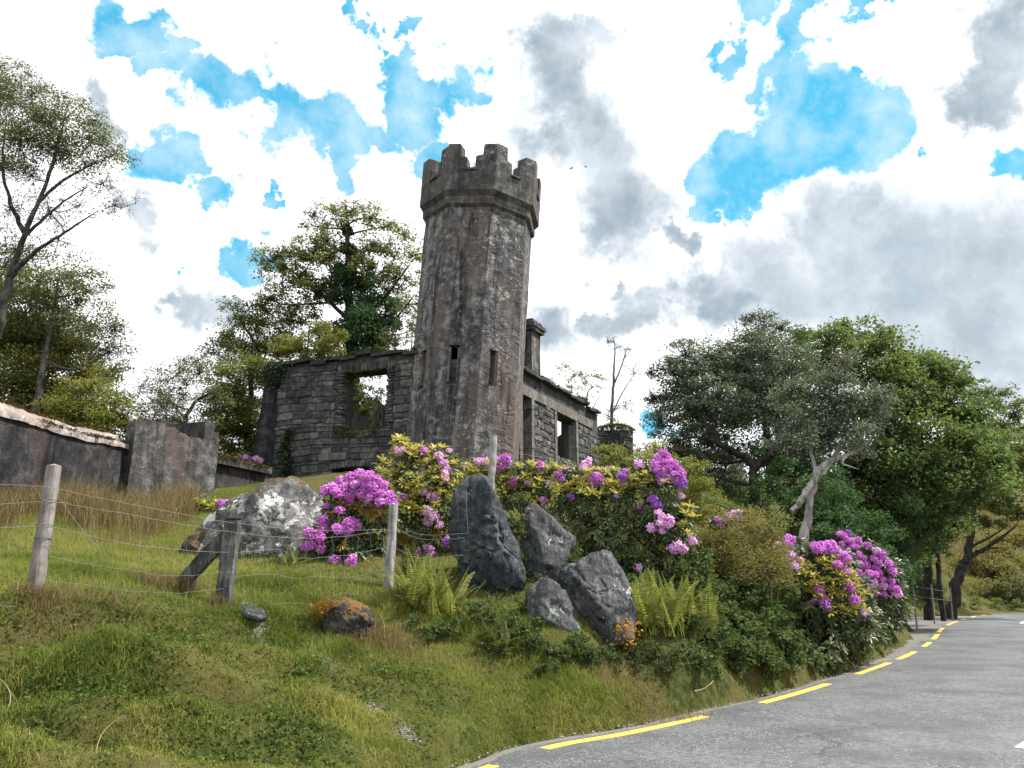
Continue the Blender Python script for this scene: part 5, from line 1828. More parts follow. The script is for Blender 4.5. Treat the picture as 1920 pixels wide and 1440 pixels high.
bush('shrub', 'rusty brown twiggy shrub between the two rhododendron banks', [(1345, 1010, 36, 0), (1385, 990, 36, -.2), (1430, 985, 36, 0), (1370, 1040, 42, -.3), (1420, 1035, 46, -.3), (1465, 1030, 36, 0), (1400, 1075, 44, -.5), (1350, 1075, 34, -.3), (1450, 1075, 40, -.4), (1405, 960, 22, .6, .6), (1320, 1010, 22, 0)],
     13.6, (.045, .028), LM['brown'], cov=1.8, sub=.55)
bush('bramble', 'dark green bramble mound below the rusty brown shrub', [(1340, 1120, 36, 0), (1380, 1110, 40, -.2), (1430, 1115, 42, 0), (1350, 1165, 42, -.3), (1400, 1165, 46, -.4), (1450, 1165, 42, -.3), (1370, 1210, 40, -.5), (1420, 1215, 40, -.6), (1470, 1205, 38, -.3), (1490, 1150, 30, 0), (1440, 1235, 26, -.6, .8)],
     12.6, (.07, .05), LM['bramble'], M['bark_dark'], cov=2.6, cat='bramble', ground=True)
bush('bramble', 'tangle of dead brown stems and dark bramble beneath the yellow-green fern', [(1190, 1225, 26, 0, .6), (1230, 1225, 30, -.1, .6), (1270, 1225, 30, -.2, .6), (1310, 1235, 28, -.3, .6), (1330, 1190, 26, .2), (1200, 1245, 24, -.2, .5), (1260, 1255, 22, -.3, .4), (1170, 1205, 20, 0)],
     10.5, (.05, .034), LM['bramble'], M['bark_brown'], cov=1.5, cat='bramble', ground=True, nsub=16)
bush('bramble', 'low dark leafy brambles at the foot of the tall upright slab', [(880, 1150, 24, -.2), (920, 1160, 22, -.3), (960, 1165, 22, -.2), (860, 1165, 18, -.3), (985, 1185, 18, -.2), (945, 1195, 20, -.4, .7), (1010, 1215, 20, -.2), (1050, 1225, 22, -.3), (1090, 1225, 22, -.3), (1130, 1220, 22, -.2), (1085, 1195, 18, -.2), (1005, 1165, 16, -.1), (900, 1135, 18, -.35), (990, 1210, 26), (1040, 1225, 26), (960, 1180, 24), (800, 1185, 22), (840, 1180, 24), (770, 1165, 18), (1110, 1235, 26), (1150, 1235, 24), (1020, 1250, 22), (930, 1215, 22), (985, 1140, 16), (1075, 1215, 22)],
     10.1, (.05, .036), LM['bramble'], M['bark_brown'], cov=2.5, cat='bramble', ground=True)
bush('bramble', 'dark tangle filling the gaps between the grouped rocks', [(965, 985, 22, .2), (975, 1040, 22, .2), (985, 1085, 18, .2), (1075, 1030, 18, .6), (1080, 1050, 16, .1), (1015, 1085, 12, -.1, .8), (995, 960, 22, .6), (1050, 990, 18, .6), (1075, 1110, 18, .0), (985, 1120, 16, -.1), (970, 1080, 20, 0), (1090, 1060, 18, .2), (975, 940, 20, .4)],
     10.95, (.045, .032), LM['bramble'], M['bark_dark'], cov=2.6, cat='bramble')
bush('shrub', 'yellow green willow scrub behind the topmost purple blossoms', [(1200, 870, 32, 0), (1230, 850, 26, .3), (1150, 860, 28, .6), (1290, 880, 34, 0), (1310, 920, 36, -.3), (1280, 940, 32, 0), (1320, 960, 32, -.3), (1130, 845, 20, .6, .7), (1260, 870, 26, .6), (1180, 845, 18, .5, .6)],
     16, (.05, .032), LM['yellowgreen'], cov=2.2)
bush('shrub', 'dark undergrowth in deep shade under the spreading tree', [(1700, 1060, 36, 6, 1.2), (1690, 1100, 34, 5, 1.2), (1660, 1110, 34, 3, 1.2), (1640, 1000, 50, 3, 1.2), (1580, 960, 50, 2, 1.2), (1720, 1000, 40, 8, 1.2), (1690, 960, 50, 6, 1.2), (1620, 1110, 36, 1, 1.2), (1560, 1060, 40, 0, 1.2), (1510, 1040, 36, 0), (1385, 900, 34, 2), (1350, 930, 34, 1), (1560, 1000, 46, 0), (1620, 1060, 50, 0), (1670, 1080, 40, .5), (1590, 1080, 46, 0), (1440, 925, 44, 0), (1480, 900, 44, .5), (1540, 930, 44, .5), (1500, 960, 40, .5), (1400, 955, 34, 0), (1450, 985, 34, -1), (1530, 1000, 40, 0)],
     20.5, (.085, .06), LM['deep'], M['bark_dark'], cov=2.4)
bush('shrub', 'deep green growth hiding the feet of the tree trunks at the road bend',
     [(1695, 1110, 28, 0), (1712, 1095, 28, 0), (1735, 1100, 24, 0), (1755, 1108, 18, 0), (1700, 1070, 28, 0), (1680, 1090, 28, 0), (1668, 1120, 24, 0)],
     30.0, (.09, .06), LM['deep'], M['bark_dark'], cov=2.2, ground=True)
bush('bracken', 'brown green bracken hillside scrub seen beyond the road bend', [(1820, 1050, 30, 0), (1860, 1065, 34, -1), (1900, 1050, 36, 0), (1790, 1070, 26, 1), (1880, 1100, 30, -3), (1920, 1090, 30, -2), (1840, 1100, 24, -3), (1900, 1010, 34, 2), (1860, 1020, 30, 2), (1950, 1050, 40, 0), (1760, 1080, 22, 2), (1930, 1000, 30, 2)],
     47, (.16, .11), LM['brown'], cov=2.2, cat='bracken', flat=.6)
bush('shrub', 'grey pink scrub at the far right verge of the road bend', [(1885, 1105, 20, 0), (1912, 1085, 24, 0), (1850, 1112, 16, 0), (1820, 1115, 14, 0), (1930, 1110, 26, 0), (1905, 1115, 18, -.5)],
     43.5, (.13, .08), LM['pale'], cov=1.6)
bush('shrub', 'low green verge growth along the outer edge of the road bend', [(1800, 1128, 12, 0), (1835, 1130, 12, 0), (1870, 1130, 12, .5), (1905, 1130, 12, 1), (1760, 1136, 10, -3), (1720, 1130, 12, -8), (1700, 1125, 14, -10)],
     41.0, (.13, .08), LM['green'], cov=1.6)

bush('bramble', 'long dark bramble skirt along the verge at the foot of the roadside shrubs',
     [(1345, 1250, 30, -1.1), (1385, 1248, 32, -.9), (1430, 1245, 32, -.4), (1475, 1235, 34, .2), (1520, 1235, 26, .9), (1560, 1226, 24, 1.6), (1600, 1212, 24, 2.6), (1640, 1190, 24, 4.3), (1668, 1162, 22, 6.3), (1310, 1225, 30, -1.3), (1615, 1215, 22, 2.6), (1540, 1240, 20, 1.0), (1450, 1255, 20, -.3)],
     12.6, (.07, .05), LM['bramble'], M['bark_dark'], cov=2.4, cat='bramble', ground=True)
bush('bramble', 'dark leafy mass beneath the violet rhododendron, above the yellow-green fern',
     [(1195, 1095, 34, 0), (1235, 1100, 36, 0), (1280, 1085, 36, .2), (1310, 1060, 32, .4), (1300, 1120, 36, 0), (1250, 1145, 34, -.2), (1210, 1140, 30, -.2), (1330, 1150, 34, 0), (1290, 1170, 34, -.3), (1325, 1095, 32, .2), (1180, 1060, 26, .3), (1340, 1200, 32, -.5)],
     11.7, (.065, .046), LM['bramble'], M['bark_dark'], cov=2.2, cat='bramble')
bush('shrub', 'scrub growing inside the roofless house, seen through its window',
     [(655, 720, 18, 0), (680, 735, 18, .3), (665, 750, 20, 0), (700, 755, 18, .3), (640, 740, 18, 0), (715, 735, 12, .3, .5), (690, 765, 20, 0)],
     27.2, (.09, .065), LM['oak'], M['bark_brown'], cov=3.0)

# ------------------------------------------------------------------ rhododendrons
M['rho_dark'] = leaf_mat('rhododendron old leaves', (.015, .030, .013), (.040, .064, .024), (.090, .112, .040), .22, .42, .4)
M['rho_olive'] = leaf_mat('rhododendron olive leaves', (.036, .056, .016), (.085, .108, .030), (.155, .168, .050), .25, .42, .4)
M['rho_new'] = leaf_mat('rhododendron new shoots', (.21, .20, .035), (.38, .34, .065), (.52, .45, .12), .4, .5, .3)
M['rho_rust'] = leaf_mat('yellowed hanging leaves', (.10, .065, .015), (.20, .13, .03), (.28, .20, .05), .3, .5, .3)


def petal_mat(name, a, b, c):
    return leaf_mat(name, a, b, c, .35, .6, .15, tcol=tuple(min(1, x * 1.1) for x in c))


M['mag'] = petal_mat('magenta petals', (.40, .075, .42), (.58, .17, .60), (.76, .36, .76))
M['lil'] = petal_mat('pale lilac petals', (.50, .20, .50), (.70, .38, .68), (.84, .60, .82))
M['vio'] = petal_mat('violet petals', (.22, .055, .36), (.36, .12, .52), (.52, .26, .68))


def rosettes(C, A, L, W, nl=9, tint=None):
    """whorls of long leaves round points C facing A"""
    n = len(C)
    A = unit(A)
    ref = np.where(np.abs(A[:, 2:3]) < .9, np.array([[0, 0, 1.0]]), np.array([[1.0, 0, 0]]))
    E1 = unit(np.cross(A, ref))
    E2 = np.cross(A, E1)
    ph = (np.arange(nl) / nl * 2 * PI)[None] + rng.uniform(0, 6, (n, 1)) + rng.normal(0, .25, (n, nl))
    lift = rng.uniform(-.35, .75, (n, nl))
    D = unit(E1[:, None] * np.cos(ph)[..., None] + E2[:, None] * np.sin(ph)[..., None] + A[:, None] * lift[..., None])
    D = D.reshape(-1, 3)
    Ar = np.repeat(A, nl, 0)
    S = unit(np.cross(D, Ar + rng.normal(0, .25, D.shape)))
    Nn = np.cross(S, D)
    Ls = L * rng.uniform(.7, 1.25, (len(D), 1))
    Ws = W * rng.uniform(.8, 1.2, (len(D), 1))
    P = np.repeat(C, nl, 0) + D * Ls * .08
    g_ = np.array([[0, 0, -1.0]])
    m1 = P + D * Ls * .35
    m2 = P + D * Ls * .72 + g_ * Ls * .05
    tp_ = P + D * Ls * 1.0 + g_ * Ls * .16
    V = np.stack([P, m1 + S * Ws * .42, m2 + S * Ws * .46, tp_, m2 - S * Ws * .46, m1 - S * Ws * .42, m1 - Nn * Ws * .12, m2 - Nn * Ws * .12], 1).reshape(-1, 3)
    b = np.arange(len(D))[:, None] * 8
    F = np.concatenate([b + [0, 1, 6, 5], b + [6, 1, 2, 7], b + [5, 6, 7, 4], b + [7, 2, 3, 4]])
    t = np.repeat(rng.random(n) * .6, nl) + rng.random(len(D)) * .4 if tint is None else np.repeat(tint, nl)
    return V, F, np.repeat(t, 8)


def truss_mesh(k, mat):
    """one rounded head of open five-petalled flowers"""
    r = np.random.default_rng(500 + k)
    mb = MB()
    n = 17
    V, F, T = [], [], []
    for i in range(n):
        z = 1 - (i + .5) / n * 1.35
        ph = i * 2.39996 + r.uniform(-.2, .2)
        s = math.sqrt(max(0, 1 - z * z))
        a = unit(np.array([s * math.cos(ph), s * math.sin(ph), z]) + r.normal(0, .10, 3))
        c = a * r.uniform(.38, .78)
        e1 = unit(np.cross(a, [.3, .5, .8]))
        e2 = np.cross(a, e1)
        R0 = r.uniform(.42, .62)
        tt = r.random()
        for p in range(5):
            q = p / 5 * 2 * PI + ph
            d = e1 * math.cos(q) + e2 * math.sin(q)
            sd = -e1 * math.sin(q) + e2 * math.cos(q)
            lift = r.uniform(.05, .75)
            b = len(V)
            V += [c - a * .06, c + (d * .55 + a * lift) * R0 + sd * R0 * .36, c + (d * 1.0 + a * lift * 1.0) * R0 + sd * R0 * .12, c + (d * .96 + a * lift * .9) * R0 - sd * R0 * .16, c + (d * .55 + a * lift) * R0 - sd * R0 * .36]
            F.append((b, b + 1, b + 4, b + 4))
            T += [max(0, tt * .8 - .05)] + [min(1, tt * .8 + r.uniform(0, .3))] * 4
            F[-1] = (b + 1, b + 2, b + 3, b + 4)
            F.append((b, b + 1, b + 4))
    mb.add(np.array(V), [f for f in F if len(f) == 4], np.array(T))
    mb.f.append(np.array([f for f in F if len(f) == 3]))
    me = mb.mesh('blossom', False)
    me.materials.append(mat)
    return me


TR = {c: [truss_mesh(k + 10 * j, M[c]) for k in range(4)] for j, c in enumerate(('mag', 'lil', 'vio'))}


def shoot_mesh(k, mat, nl=10):
    mb = MB()
    V, F, t = rosettes(np.array([[0, 0, 0.0]]), np.array([[0, 0, 1.0]]), 1.0, .30, nl)
    V2, F2, t2 = rosettes(np.array([[0, 0, .12]]), np.array([[0, 0, 1.0]]), .62, .22, 6)
    V2[:, 2] += np.hypot(V2[:, 0], V2[:, 1]) * .8
    V[:, 2] += np.hypot(V[:, 0], V[:, 1]) * .35
    mb.add(V, F, t)
    mb.add(V2, F2, np.clip(t2 + .3, 0, 1))
    me = mb.mesh('leaf_shoot', False)
    me.materials.append(mat)
    return me


SHM = [shoot_mesh(k, M['rho_new']) for k in range(5)]
RUM = [shoot_mesh(k, M['rho_rust'], 8) for k in range(3)]


def rhodo(label, blobs, Y, flowers, mix=('dark', .7), shoots=(), cov=1.0, L=.115, W=.034, group=None, rust=(), fl_r=.086, front_dy=.0, extra_fl=None):
    bx = at(sum(b[0] for b in blobs) / len(blobs), max(b[1] + b[2] * .5 for b in blobs), Y)
    base = np.array([bx.x, Y, gz(bx.x, Y)])
    root = thing('rhododendron', label, 'rhododendron', tuple(base), 0, group)
    st = MB()
    CC, AA = [], []
    infos = []
    for b in blobs:
        c = np.array(at(b[0], b[1], Y + (b[3] if len(b) > 3 else 0)))
        r = b[2] / FPX * np.linalg.norm(c - [0, 0, EYE])
        cv = b[4] if len(b) > 4 else 1.0
        infos.append((c, r))
        f = off_road(np.array([c[0] * .7 + base[0] * .3 + rng.normal(0, .1), c[1] + .3, 0]))
        f[2] = min(gz(f[0], f[1]), c[2] - .1)
        P = catmull([f, (f + c) / 2 + rng.normal(0, .1, 3), c], 5)
        tube(st, P - base, np.linspace(.018, .009, len(P)), 5)
        n = int(cov * cv * 42 * r * r / (L * L) * .13)
        d = unit(rng.normal(0, 1, (n, 3)) + np.array([0, -.25, .2]))
        rr = .55 + .5 * rng.random((n, 1)) ** .7
        q = c + d * rr * r * np.array([1, .9, .9])
        CC.append(q)
        AA.append(d + np.array([0, -.1, .55]))
        for k in range(0, n, 3):
            tube(st, np.array([c, (c + q[k]) / 2 + rng.normal(0, .05, 3) * r, q[k]]) - base, [.010, .008, .005], 3)
    CC, AA = np.vstack(CC), np.vstack(AA)
    dens = vnoise(CC[:, 0] * 3.0 + CC[:, 1] * 1.7, CC[:, 2] * 3.0 + 9, 3)
    ok = dens > .26
    CC, AA = CC[ok], AA[ok]
    tag(st.build('stems', M['bark_brown'], root), kind='stuff')
    olive = rng.random(len(CC)) > mix[1]
    for sel, mt in ((~olive, 'rho_dark'), (olive, 'rho_olive')):
        if sel.sum():
            mb = MB()
            V, F, t = rosettes(CC[sel] - base, AA[sel], L, W)
            mb.add(V, F, t)
            tag(mb.build('leaves', M[mt], root, False), kind='stuff')

    def front_y(px, py):
        """depth of the bush's near surface under a photo point"""
        best = None
        d = np.array(ray(px, py))
        d = d / np.linalg.norm(d)
        o = np.array([0, 0, EYE])
        for c, r in infos:
            oc = o - c
            b_ = oc @ d
            disc = b_ * b_ - (oc @ oc - r * r)
            t = -b_ - (math.sqrt(disc) if disc > 0 else .35 * r)
            if disc <= 0 and math.sqrt(-disc) > 1.2 * r: continue
            if best is None or t < best: best = t
        if best is None: best = min(np.linalg.norm(c - o) - .3 * r for c, r in infos)
        return o + d * best, d

    def place(px, py, me, size, name, tiltup=.9):
        p, d = front_y(px, py)
        o = bpy.data.objects.new(name, me)
        col.objects.link(o)
        o.parent = root
        ax = Vector((random.gauss(0, .35), -.75 + random.gauss(0, .2), tiltup + random.gauss(0, .2))).normalized()
        M_ = ax.to_track_quat('Z', 'Y').to_matrix().to_4x4()
        s = size * random.uniform(.88, 1.14)
        o.matrix_local = Matrix.Translation(Vector(p - base)) @ M_ @ Matrix.Rotation(random.uniform(0, 6), 4, 'Z') @ Matrix.Diagonal((s, s, s * random.uniform(.85, 1.0), 1))
        return o
    for f in flowers:
        c_ = f[2] if len(f) > 2 else 'mag'
        place(f[0], f[1], random.choice(TR[c_]), fl_r * (f[3] if len(f) > 3 else 1), 'blossom')
    for f in shoots: place(f[0], f[1], random.choice(SHM), (f[2] if len(f) > 2 else .12), 'leaf_shoot', 1.6)
    for f in rust: place(f[0], f[1], random.choice(RUM), .12, 'yellowed_leaves', -.4)
    return root


def scat(n, poly, seed, c=None, s=1.0):
    """n points inside a rough photo polygon"""
    r = np.random.default_rng(seed)
    P = np.array(poly, float)
    lo, hi = P.min(0), P.max(0)
    out = []
    while len(out) < n:
        q = r.uniform(lo, hi)
        ins = False
        for i in range(len(P)):
            a, b = P[i], P[(i + 1) % len(P)]
            if (a[1] > q[1]) != (b[1] > q[1]) and q[0] < (b[0] - a[0]) * (q[1] - a[1]) / (b[1] - a[1] + 1e-9) + a[0]: ins = not ins
        if ins and all((q[0] - o[0]) ** 2 + (q[1] - o[1]) ** 2 > 120 * s for o in out): out.append((float(q[0]), float(q[1])) + ((c,) if c else ()))
        elif ins: s *= .995
    return out


G = 'rhododendrons in flower along the bank'
rhodo('rhododendron with a massed dome of magenta blossom beside the lichen-spotted boulder',
      [(630, 935, 30, 0), (675, 925, 36, .1), (715, 935, 30, 0), (640, 985, 40, 0), (690, 980, 40, .1), (610, 1005, 32, 0), (650, 1035, 36, -.1), (590, 1015, 24, -.2), (700, 1025, 26, .2), (725, 980, 24, .3), (640, 1055, 22, -.1), (680, 1050, 20, 0)], 11.2,
      [(622, 914), (638, 902), (656, 895), (672, 890), (690, 894), (706, 902), (720, 912), (730, 928), (648, 914), (664, 910), (682, 910), (699, 916), (714, 926), (724, 940), (630, 926), (646, 930), (662, 928), (680, 927), (697, 932), (735, 942), (610, 920), (738, 950), (712, 941), (656, 940),
       (690, 940, 'lil', .8), (637, 958), (607, 975), (577, 998), (584, 1004), (605, 994), (600, 1008), (575, 1026), (584, 1022), (600, 1028), (655, 980), (668, 986), (657, 990), (635, 993), (653, 1000), (627, 1052), (630, 1062), (656, 1055), (660, 1050), (612, 950, 'mag', .7)],
      ('dark', .68), [], 1.1, rust=[(655, 945), (672, 950), (690, 955), (705, 950), (715, 958), (697, 968), (640, 950), (590, 1000), (640, 1020), (615, 962)], group=G)
sh2 = scat(42, [(705, 880), (735, 830), (800, 835), (850, 850), (870, 890), (850, 960), (790, 980), (745, 960)], 31)
rhodo('tall yellow-green rhododendron with pale lilac blossoms in front of the tower foot',
      [(760, 860, 30, .1), (800, 860, 30, .2), (845, 875, 30, .2), (775, 905, 36, 0), (825, 915, 38, .1), (765, 955, 34, 0), (815, 965, 38, 0), (845, 990, 30, .2), (780, 1010, 36, 0), (825, 1030, 32, .1), (755, 1030, 24, .2), (718, 870, 14, .4, .6), (725, 905, 18, .3, .7)], 11.9,
      [(748, 845, 'lil'), (757, 843, 'lil', .8), (795, 846, 'mag'), (822, 856, 'lil'), (830, 868, 'lil'), (838, 880, 'lil'), (834, 888, 'lil', .8), (842, 846, 'lil', .8), (795, 921, 'lil'), (758, 932, 'mag', .8), (812, 932, 'lil'), (800, 960, 'lil'), (813, 968, 'lil'), (802, 980, 'lil', .9), (824, 985, 'lil', .8), (779, 1038, 'lil'), (803, 1028, 'lil'), (806, 1038, 'lil'), (838, 1016, 'vio'), (842, 1010, 'lil', .7), (835, 900, 'lil', .7)],
      ('olive', .30), [(q[0], q[1], random.uniform(.10, .135)) for q in sh2] + [(718, 868, .13), (716, 885, .12), (740, 830, .13), (752, 826, .13), (765, 838, .12), (830, 840, .12), (728, 905, .12), (790, 838, .13), (775, 845, .12), (815, 842, .12)], 1.0, rust=[(765, 1015), (775, 1022), (752, 1010), (820, 1000)], group=G)
sh3 = scat(70, [(850, 870), (920, 868), (1000, 868), (1100, 872), (1180, 880), (1240, 885), (1250, 905), (1150, 930), (1060, 925), (960, 915), (880, 905)], 32)
rhodo('long rhododendron hedge with scattered purple blossoms behind the grouped rocks',
      [(890, 885, 26, .1), (930, 885, 28, .1), (970, 890, 30, 0), (1010, 890, 30, .1), (1055, 895, 32, 0), (1100, 900, 34, 0), (1145, 905, 34, 0), (1000, 930, 36, 0), (1050, 945, 40, -.1), (1100, 950, 44, -.2), (1150, 955, 44, -.2), (1190, 915, 32, 0), (1090, 1000, 40, -.2), (1140, 1005, 44, -.4), (1190, 990, 40, -.3), (1195, 1040, 40, -.5), (1150, 1045, 36, -.5), (1210, 1080, 36, -.5), (960, 930, 26, .2), (1230, 1040, 30, -.4), (1000, 960, 24, .2), (1225, 1110, 30, -.5)], 12.7,
      [(898, 866, 'lil'), (908, 864, 'lil', .8), (937, 864), (946, 862), (941, 874), (934, 876), (951, 866), (962, 903), (966, 899, 'mag', .7), (1012, 873, 'mag'), (1010, 880, 'vio', .8), (1048, 892, 'mag'), (1052, 898, 'vio'), (1095, 874, 'lil'), (1102, 868, 'lil'), (1092, 880, 'lil', .8), (1110, 898), (1120, 895), (1124, 902), (1115, 906, 'vio'), (1165, 893, 'vio'), (1172, 888, 'vio'), (1170, 898, 'vio'), (1198, 870, 'lil', .8), (1070, 932, 'vio', .8), (1018, 938, 'mag', .8), (970, 935, 'lil', .6), (1030, 905, 'lil', .6), (1195, 1064, 'lil', .9), (1200, 952, 'mag', .7), (1155, 930, 'vio', .6), (990, 905, 'lil', .6), (1060, 880, 'vio', .6), (1140, 880, 'vio', .6)],
      ('dark', .48), [(q[0], q[1], random.uniform(.10, .14)) for q in sh3] + [(1150, 910, .14), (1165, 915, .14), (1210, 892, .15), (1200, 900, .14), (1010, 940, .13), (990, 935, .12), (1240, 1030, .13)], 1.0, group=G)
rhodo('rhododendron crowned with a heavy head of violet blossom near the willow scrub',
      [(1225, 890, 30, 0), (1255, 890, 32, 0), (1240, 935, 36, -.1), (1265, 970, 36, 0), (1235, 985, 34, -.2), (1255, 1020, 34, -.2), (1280, 1010, 26, 0), (1290, 960, 22, .1), (1225, 955, 28, -.1)], 12.3,
      [(1235, 858), (1243, 852), (1250, 858), (1238, 868), (1228, 872), (1246, 870), (1256, 868), (1233, 882), (1244, 882), (1255, 880), (1265, 876), (1272, 884), (1262, 890), (1276, 893), (1280, 903, 'vio'), (1250, 893), (1268, 900), (1240, 904, 'vio'), (1238, 895, 'vio'), (1278, 912, 'vio'), (1225, 938, 'vio'), (1237, 950, 'vio'), (1230, 945, 'vio'), (1234, 962, 'lil'), (1240, 968, 'lil', .8), (1236, 982, 'lil'), (1254, 980, 'lil', 1.15), (1248, 985, 'lil'), (1222, 990, 'lil'), (1242, 996, 'lil', .8), (1268, 1024, 'lil'), (1275, 1030, 'lil'), (1262, 1028, 'lil'), (1282, 1030, 'lil', .8), (1297, 1014, 'lil', .9), (1197, 872, 'lil', .8), (1278, 930, 'lil', .7)],
      ('dark', .80), [(1285, 965, .15), (1292, 950, .14), (1288, 1000, .13), (1222, 905, .14), (1210, 895, .14), (1280, 985, .13), (1300, 970, .13)], 1.0, group=G)
f5 = scat(26, [(1480, 1010), (1560, 1000), (1600, 1030), (1610, 1110), (1560, 1150), (1530, 1110), (1470, 1060)], 41, None)
sh5 = scat(46, [(1500, 1060), (1580, 1040), (1620, 1100), (1630, 1150), (1560, 1170), (1520, 1120)], 42)
rhodo('yellow-green rhododendron with scattered magenta heads at the roadside right of the bramble mound',
      [(1490, 1040, 32, 0), (1530, 1050, 34, 0), (1570, 1060, 36, .2), (1510, 1090, 38, -.2), (1560, 1105, 42, -.2), (1600, 1110, 36, .1), (1540, 1150, 40, -.3), (1590, 1160, 40, -.2), (1505, 1150, 34, -.3), (1550, 1195, 34, -.4), (1600, 1195, 32, -.2), (1620, 1150, 28, .2), (1510, 1195, 26, -.4), (1560, 1228, 24, -.8), (1600, 1218, 22, .2), (1520, 1232, 22, -1.0), (1630, 1190, 26, .8)], 15.4,
      [(1480, 1013), (1470, 1038, 'lil'), (1482, 1043, 'lil'), (1490, 1060, 'lil'), (1492, 1065, 'lil'), (1478, 1020), (1575, 1055), (1570, 1060), (1588, 1048), (1582, 1042), (1578, 1062), (1586, 1074), (1592, 1102), (1602, 1126), (1600, 1122), (1535, 1106), (1540, 1116), (1538, 1112, 'vio'), (1545, 1136, 'vio'), (1548, 1132), (1560, 1022), (1550, 1025), (1540, 1024), (1527, 1024), (1532, 1030), (1545, 1030), (1555, 1034, 'vio'), (1565, 1030), (1455, 1032, 'lil', .8), (1460, 1020, 'lil', .7), (1500, 1050, 'lil', .7), (1525, 1128, 'vio', .7), (1620, 1150, 'lil', .7)],
      ('olive', .55), [(q[0], q[1], random.uniform(.11, .15)) for q in sh5], 1.0, .12, .036, G, fl_r=.10)
f6 = scat(34, [(1590, 1005), (1640, 1025), (1668, 1050), (1680, 1100), (1692, 1130), (1660, 1120), (1610, 1110), (1600, 1060), (1575, 1020)], 43, None, .8)
rhodo('far rhododendron thick with magenta blossom, nearest the road bend',
      [(1590, 1030, 30, 0), (1630, 1050, 34, 0), (1650, 1085, 34, -.1), (1620, 1095, 34, -.2), (1670, 1110, 26, 0), (1650, 1130, 26, -.2), (1685, 1130, 18, 0), (1600, 1060, 30, 0), (1665, 1065, 22, .2), (1640, 1165, 26, -.4), (1668, 1158, 24, .4), (1688, 1150, 18, .8), (1655, 1180, 18, -.4), (1620, 1140, 26, -.3)], 20.0,
      [(q[0], q[1], random.choice(['mag', 'mag', 'mag', 'lil'])) for q in f6] + [(1575, 1003), (1582, 1006), (1590, 1000, 'vio')],
      ('dark', .75), [], 1.1, .15, .045, G, fl_r=.108)
rhodo('small pink rhododendron spray against the left flank of the lichen-spotted boulder',
      [(390, 948, 20, 0), (420, 950, 16, 0), (375, 945, 14, 0)], 15.0, [(415, 945), (424, 946), (433, 947), (410, 950, 'mag', .8), (428, 952, 'mag', .8)], ('olive', .3), [(385, 945, .12), (395, 952, .12), (375, 946, .12), (405, 942, .12), (368, 940, .11)], 1.0, group=G)
rhodo('distant lilac rhododendron just showing above the mossy outbuilding roof',
      [(455, 862, 16, 0), (480, 866, 14, 0)], 25.5, [(448, 857, 'lil'), (460, 858, 'lil'), (470, 862, 'vio'), (480, 860, 'lil'), (488, 864, 'lil')], ('dark', .8), [], 1.0, .15, .045, G, fl_r=.12)
rhodo('small rhododendron with pink buds behind the rusty brown shrub',
      [(1360, 975, 20, 0), (1385, 975, 18, 0), (1340, 985, 16, 0)], 14.6, [(1355, 977, 'lil'), (1365, 970, 'lil'), (1375, 966, 'lil'), (1382, 963, 'lil'), (1350, 985, 'lil', .8), (1345, 975, 'mag', .8), (1388, 972, 'lil', .8), (1425, 990, 'vio'), (1418, 986, 'vio', .8)], ('olive', .5), [(1400, 990, .12), (1345, 992, .11)], 1.0, group=G)

# ------------------------------------------------------------------ ferns
M['fern_y'] = leaf_mat('yellow green fern', (.09, .11, .022), (.19, .21, .045), (.31, .32, .10), .35, .6, .2)
M['fern_g'] = leaf_mat('green fern', (.030, .044, .012), (.065, .080, .020), (.13, .14, .035), .35, .6, .2)


def frond_mesh(k, mat):
    """one fern frond of unit length growing up and arching over towards +X"""
    r = np.random.default_rng(900 + k)
    mb = MB()
    arch = r.uniform(.08, .45)
    n = 30
    t = np.linspace(0, 1, n)
    x = arch * t ** 2 * .8
    z = t - arch * .35 * t ** 3
    y = .05 * np.sin(t * 3 + r.uniform(0, 6)) * t
    P = np.stack([x, y, z], 1)
    tube(mb, P, np.linspace(.010, .003, n), 3, .6)
    T = unit(np.gradient(P, axis=0))
    V, F, tt = [], [], []
    for i in range(5, n):
        f = (t[i] - .16) / .84
        l = .15 * min(1, f * 4 + .35) * (1 - f) ** .75 + .012
        for sg in (-1, 1):
            sd = np.array([T[i][2] * .25, sg, -T[i][0] * .25 - .12])
            d = unit(sd + T[i] * .35 + r.normal(0, .06, 3))
            nrm = unit(np.cross(d, T[i]))
            w = .034 * (.5 + .5 * (1 - f))
            p = P[i]
            # a pinna with toothed edges: two leaflets rows
            b = len(V)
            V += [p, p + d * l * .25 + T[i] * w * .62, p + d * l * .5 + T[i] * w * .34 + nrm * .006, p + d * l * .62 + T[i] * w * .48, p + d * l - nrm * .01, p + d * l * .6 - T[i] * w * .40, p + d * l * .45 - T[i] * w * .22, p + d * l * .25 - T[i] * w * .50]
            F += [(b, b + 1, b + 2, b + 7), (b + 7, b + 2, b + 3, b + 6), (b + 6, b + 3, b + 4, b + 5)]
            tt += [r.random()] * 8
    mb.add(np.array(V), F, np.array(tt))
    me = mb.mesh('frond', False)
    me.materials.append(mat)
    return me


FR = {'y': [frond_mesh(k, M['fern_y']) for k in range(6)], 'g': [frond_mesh(k, M['fern_g']) for k in range(6)]}


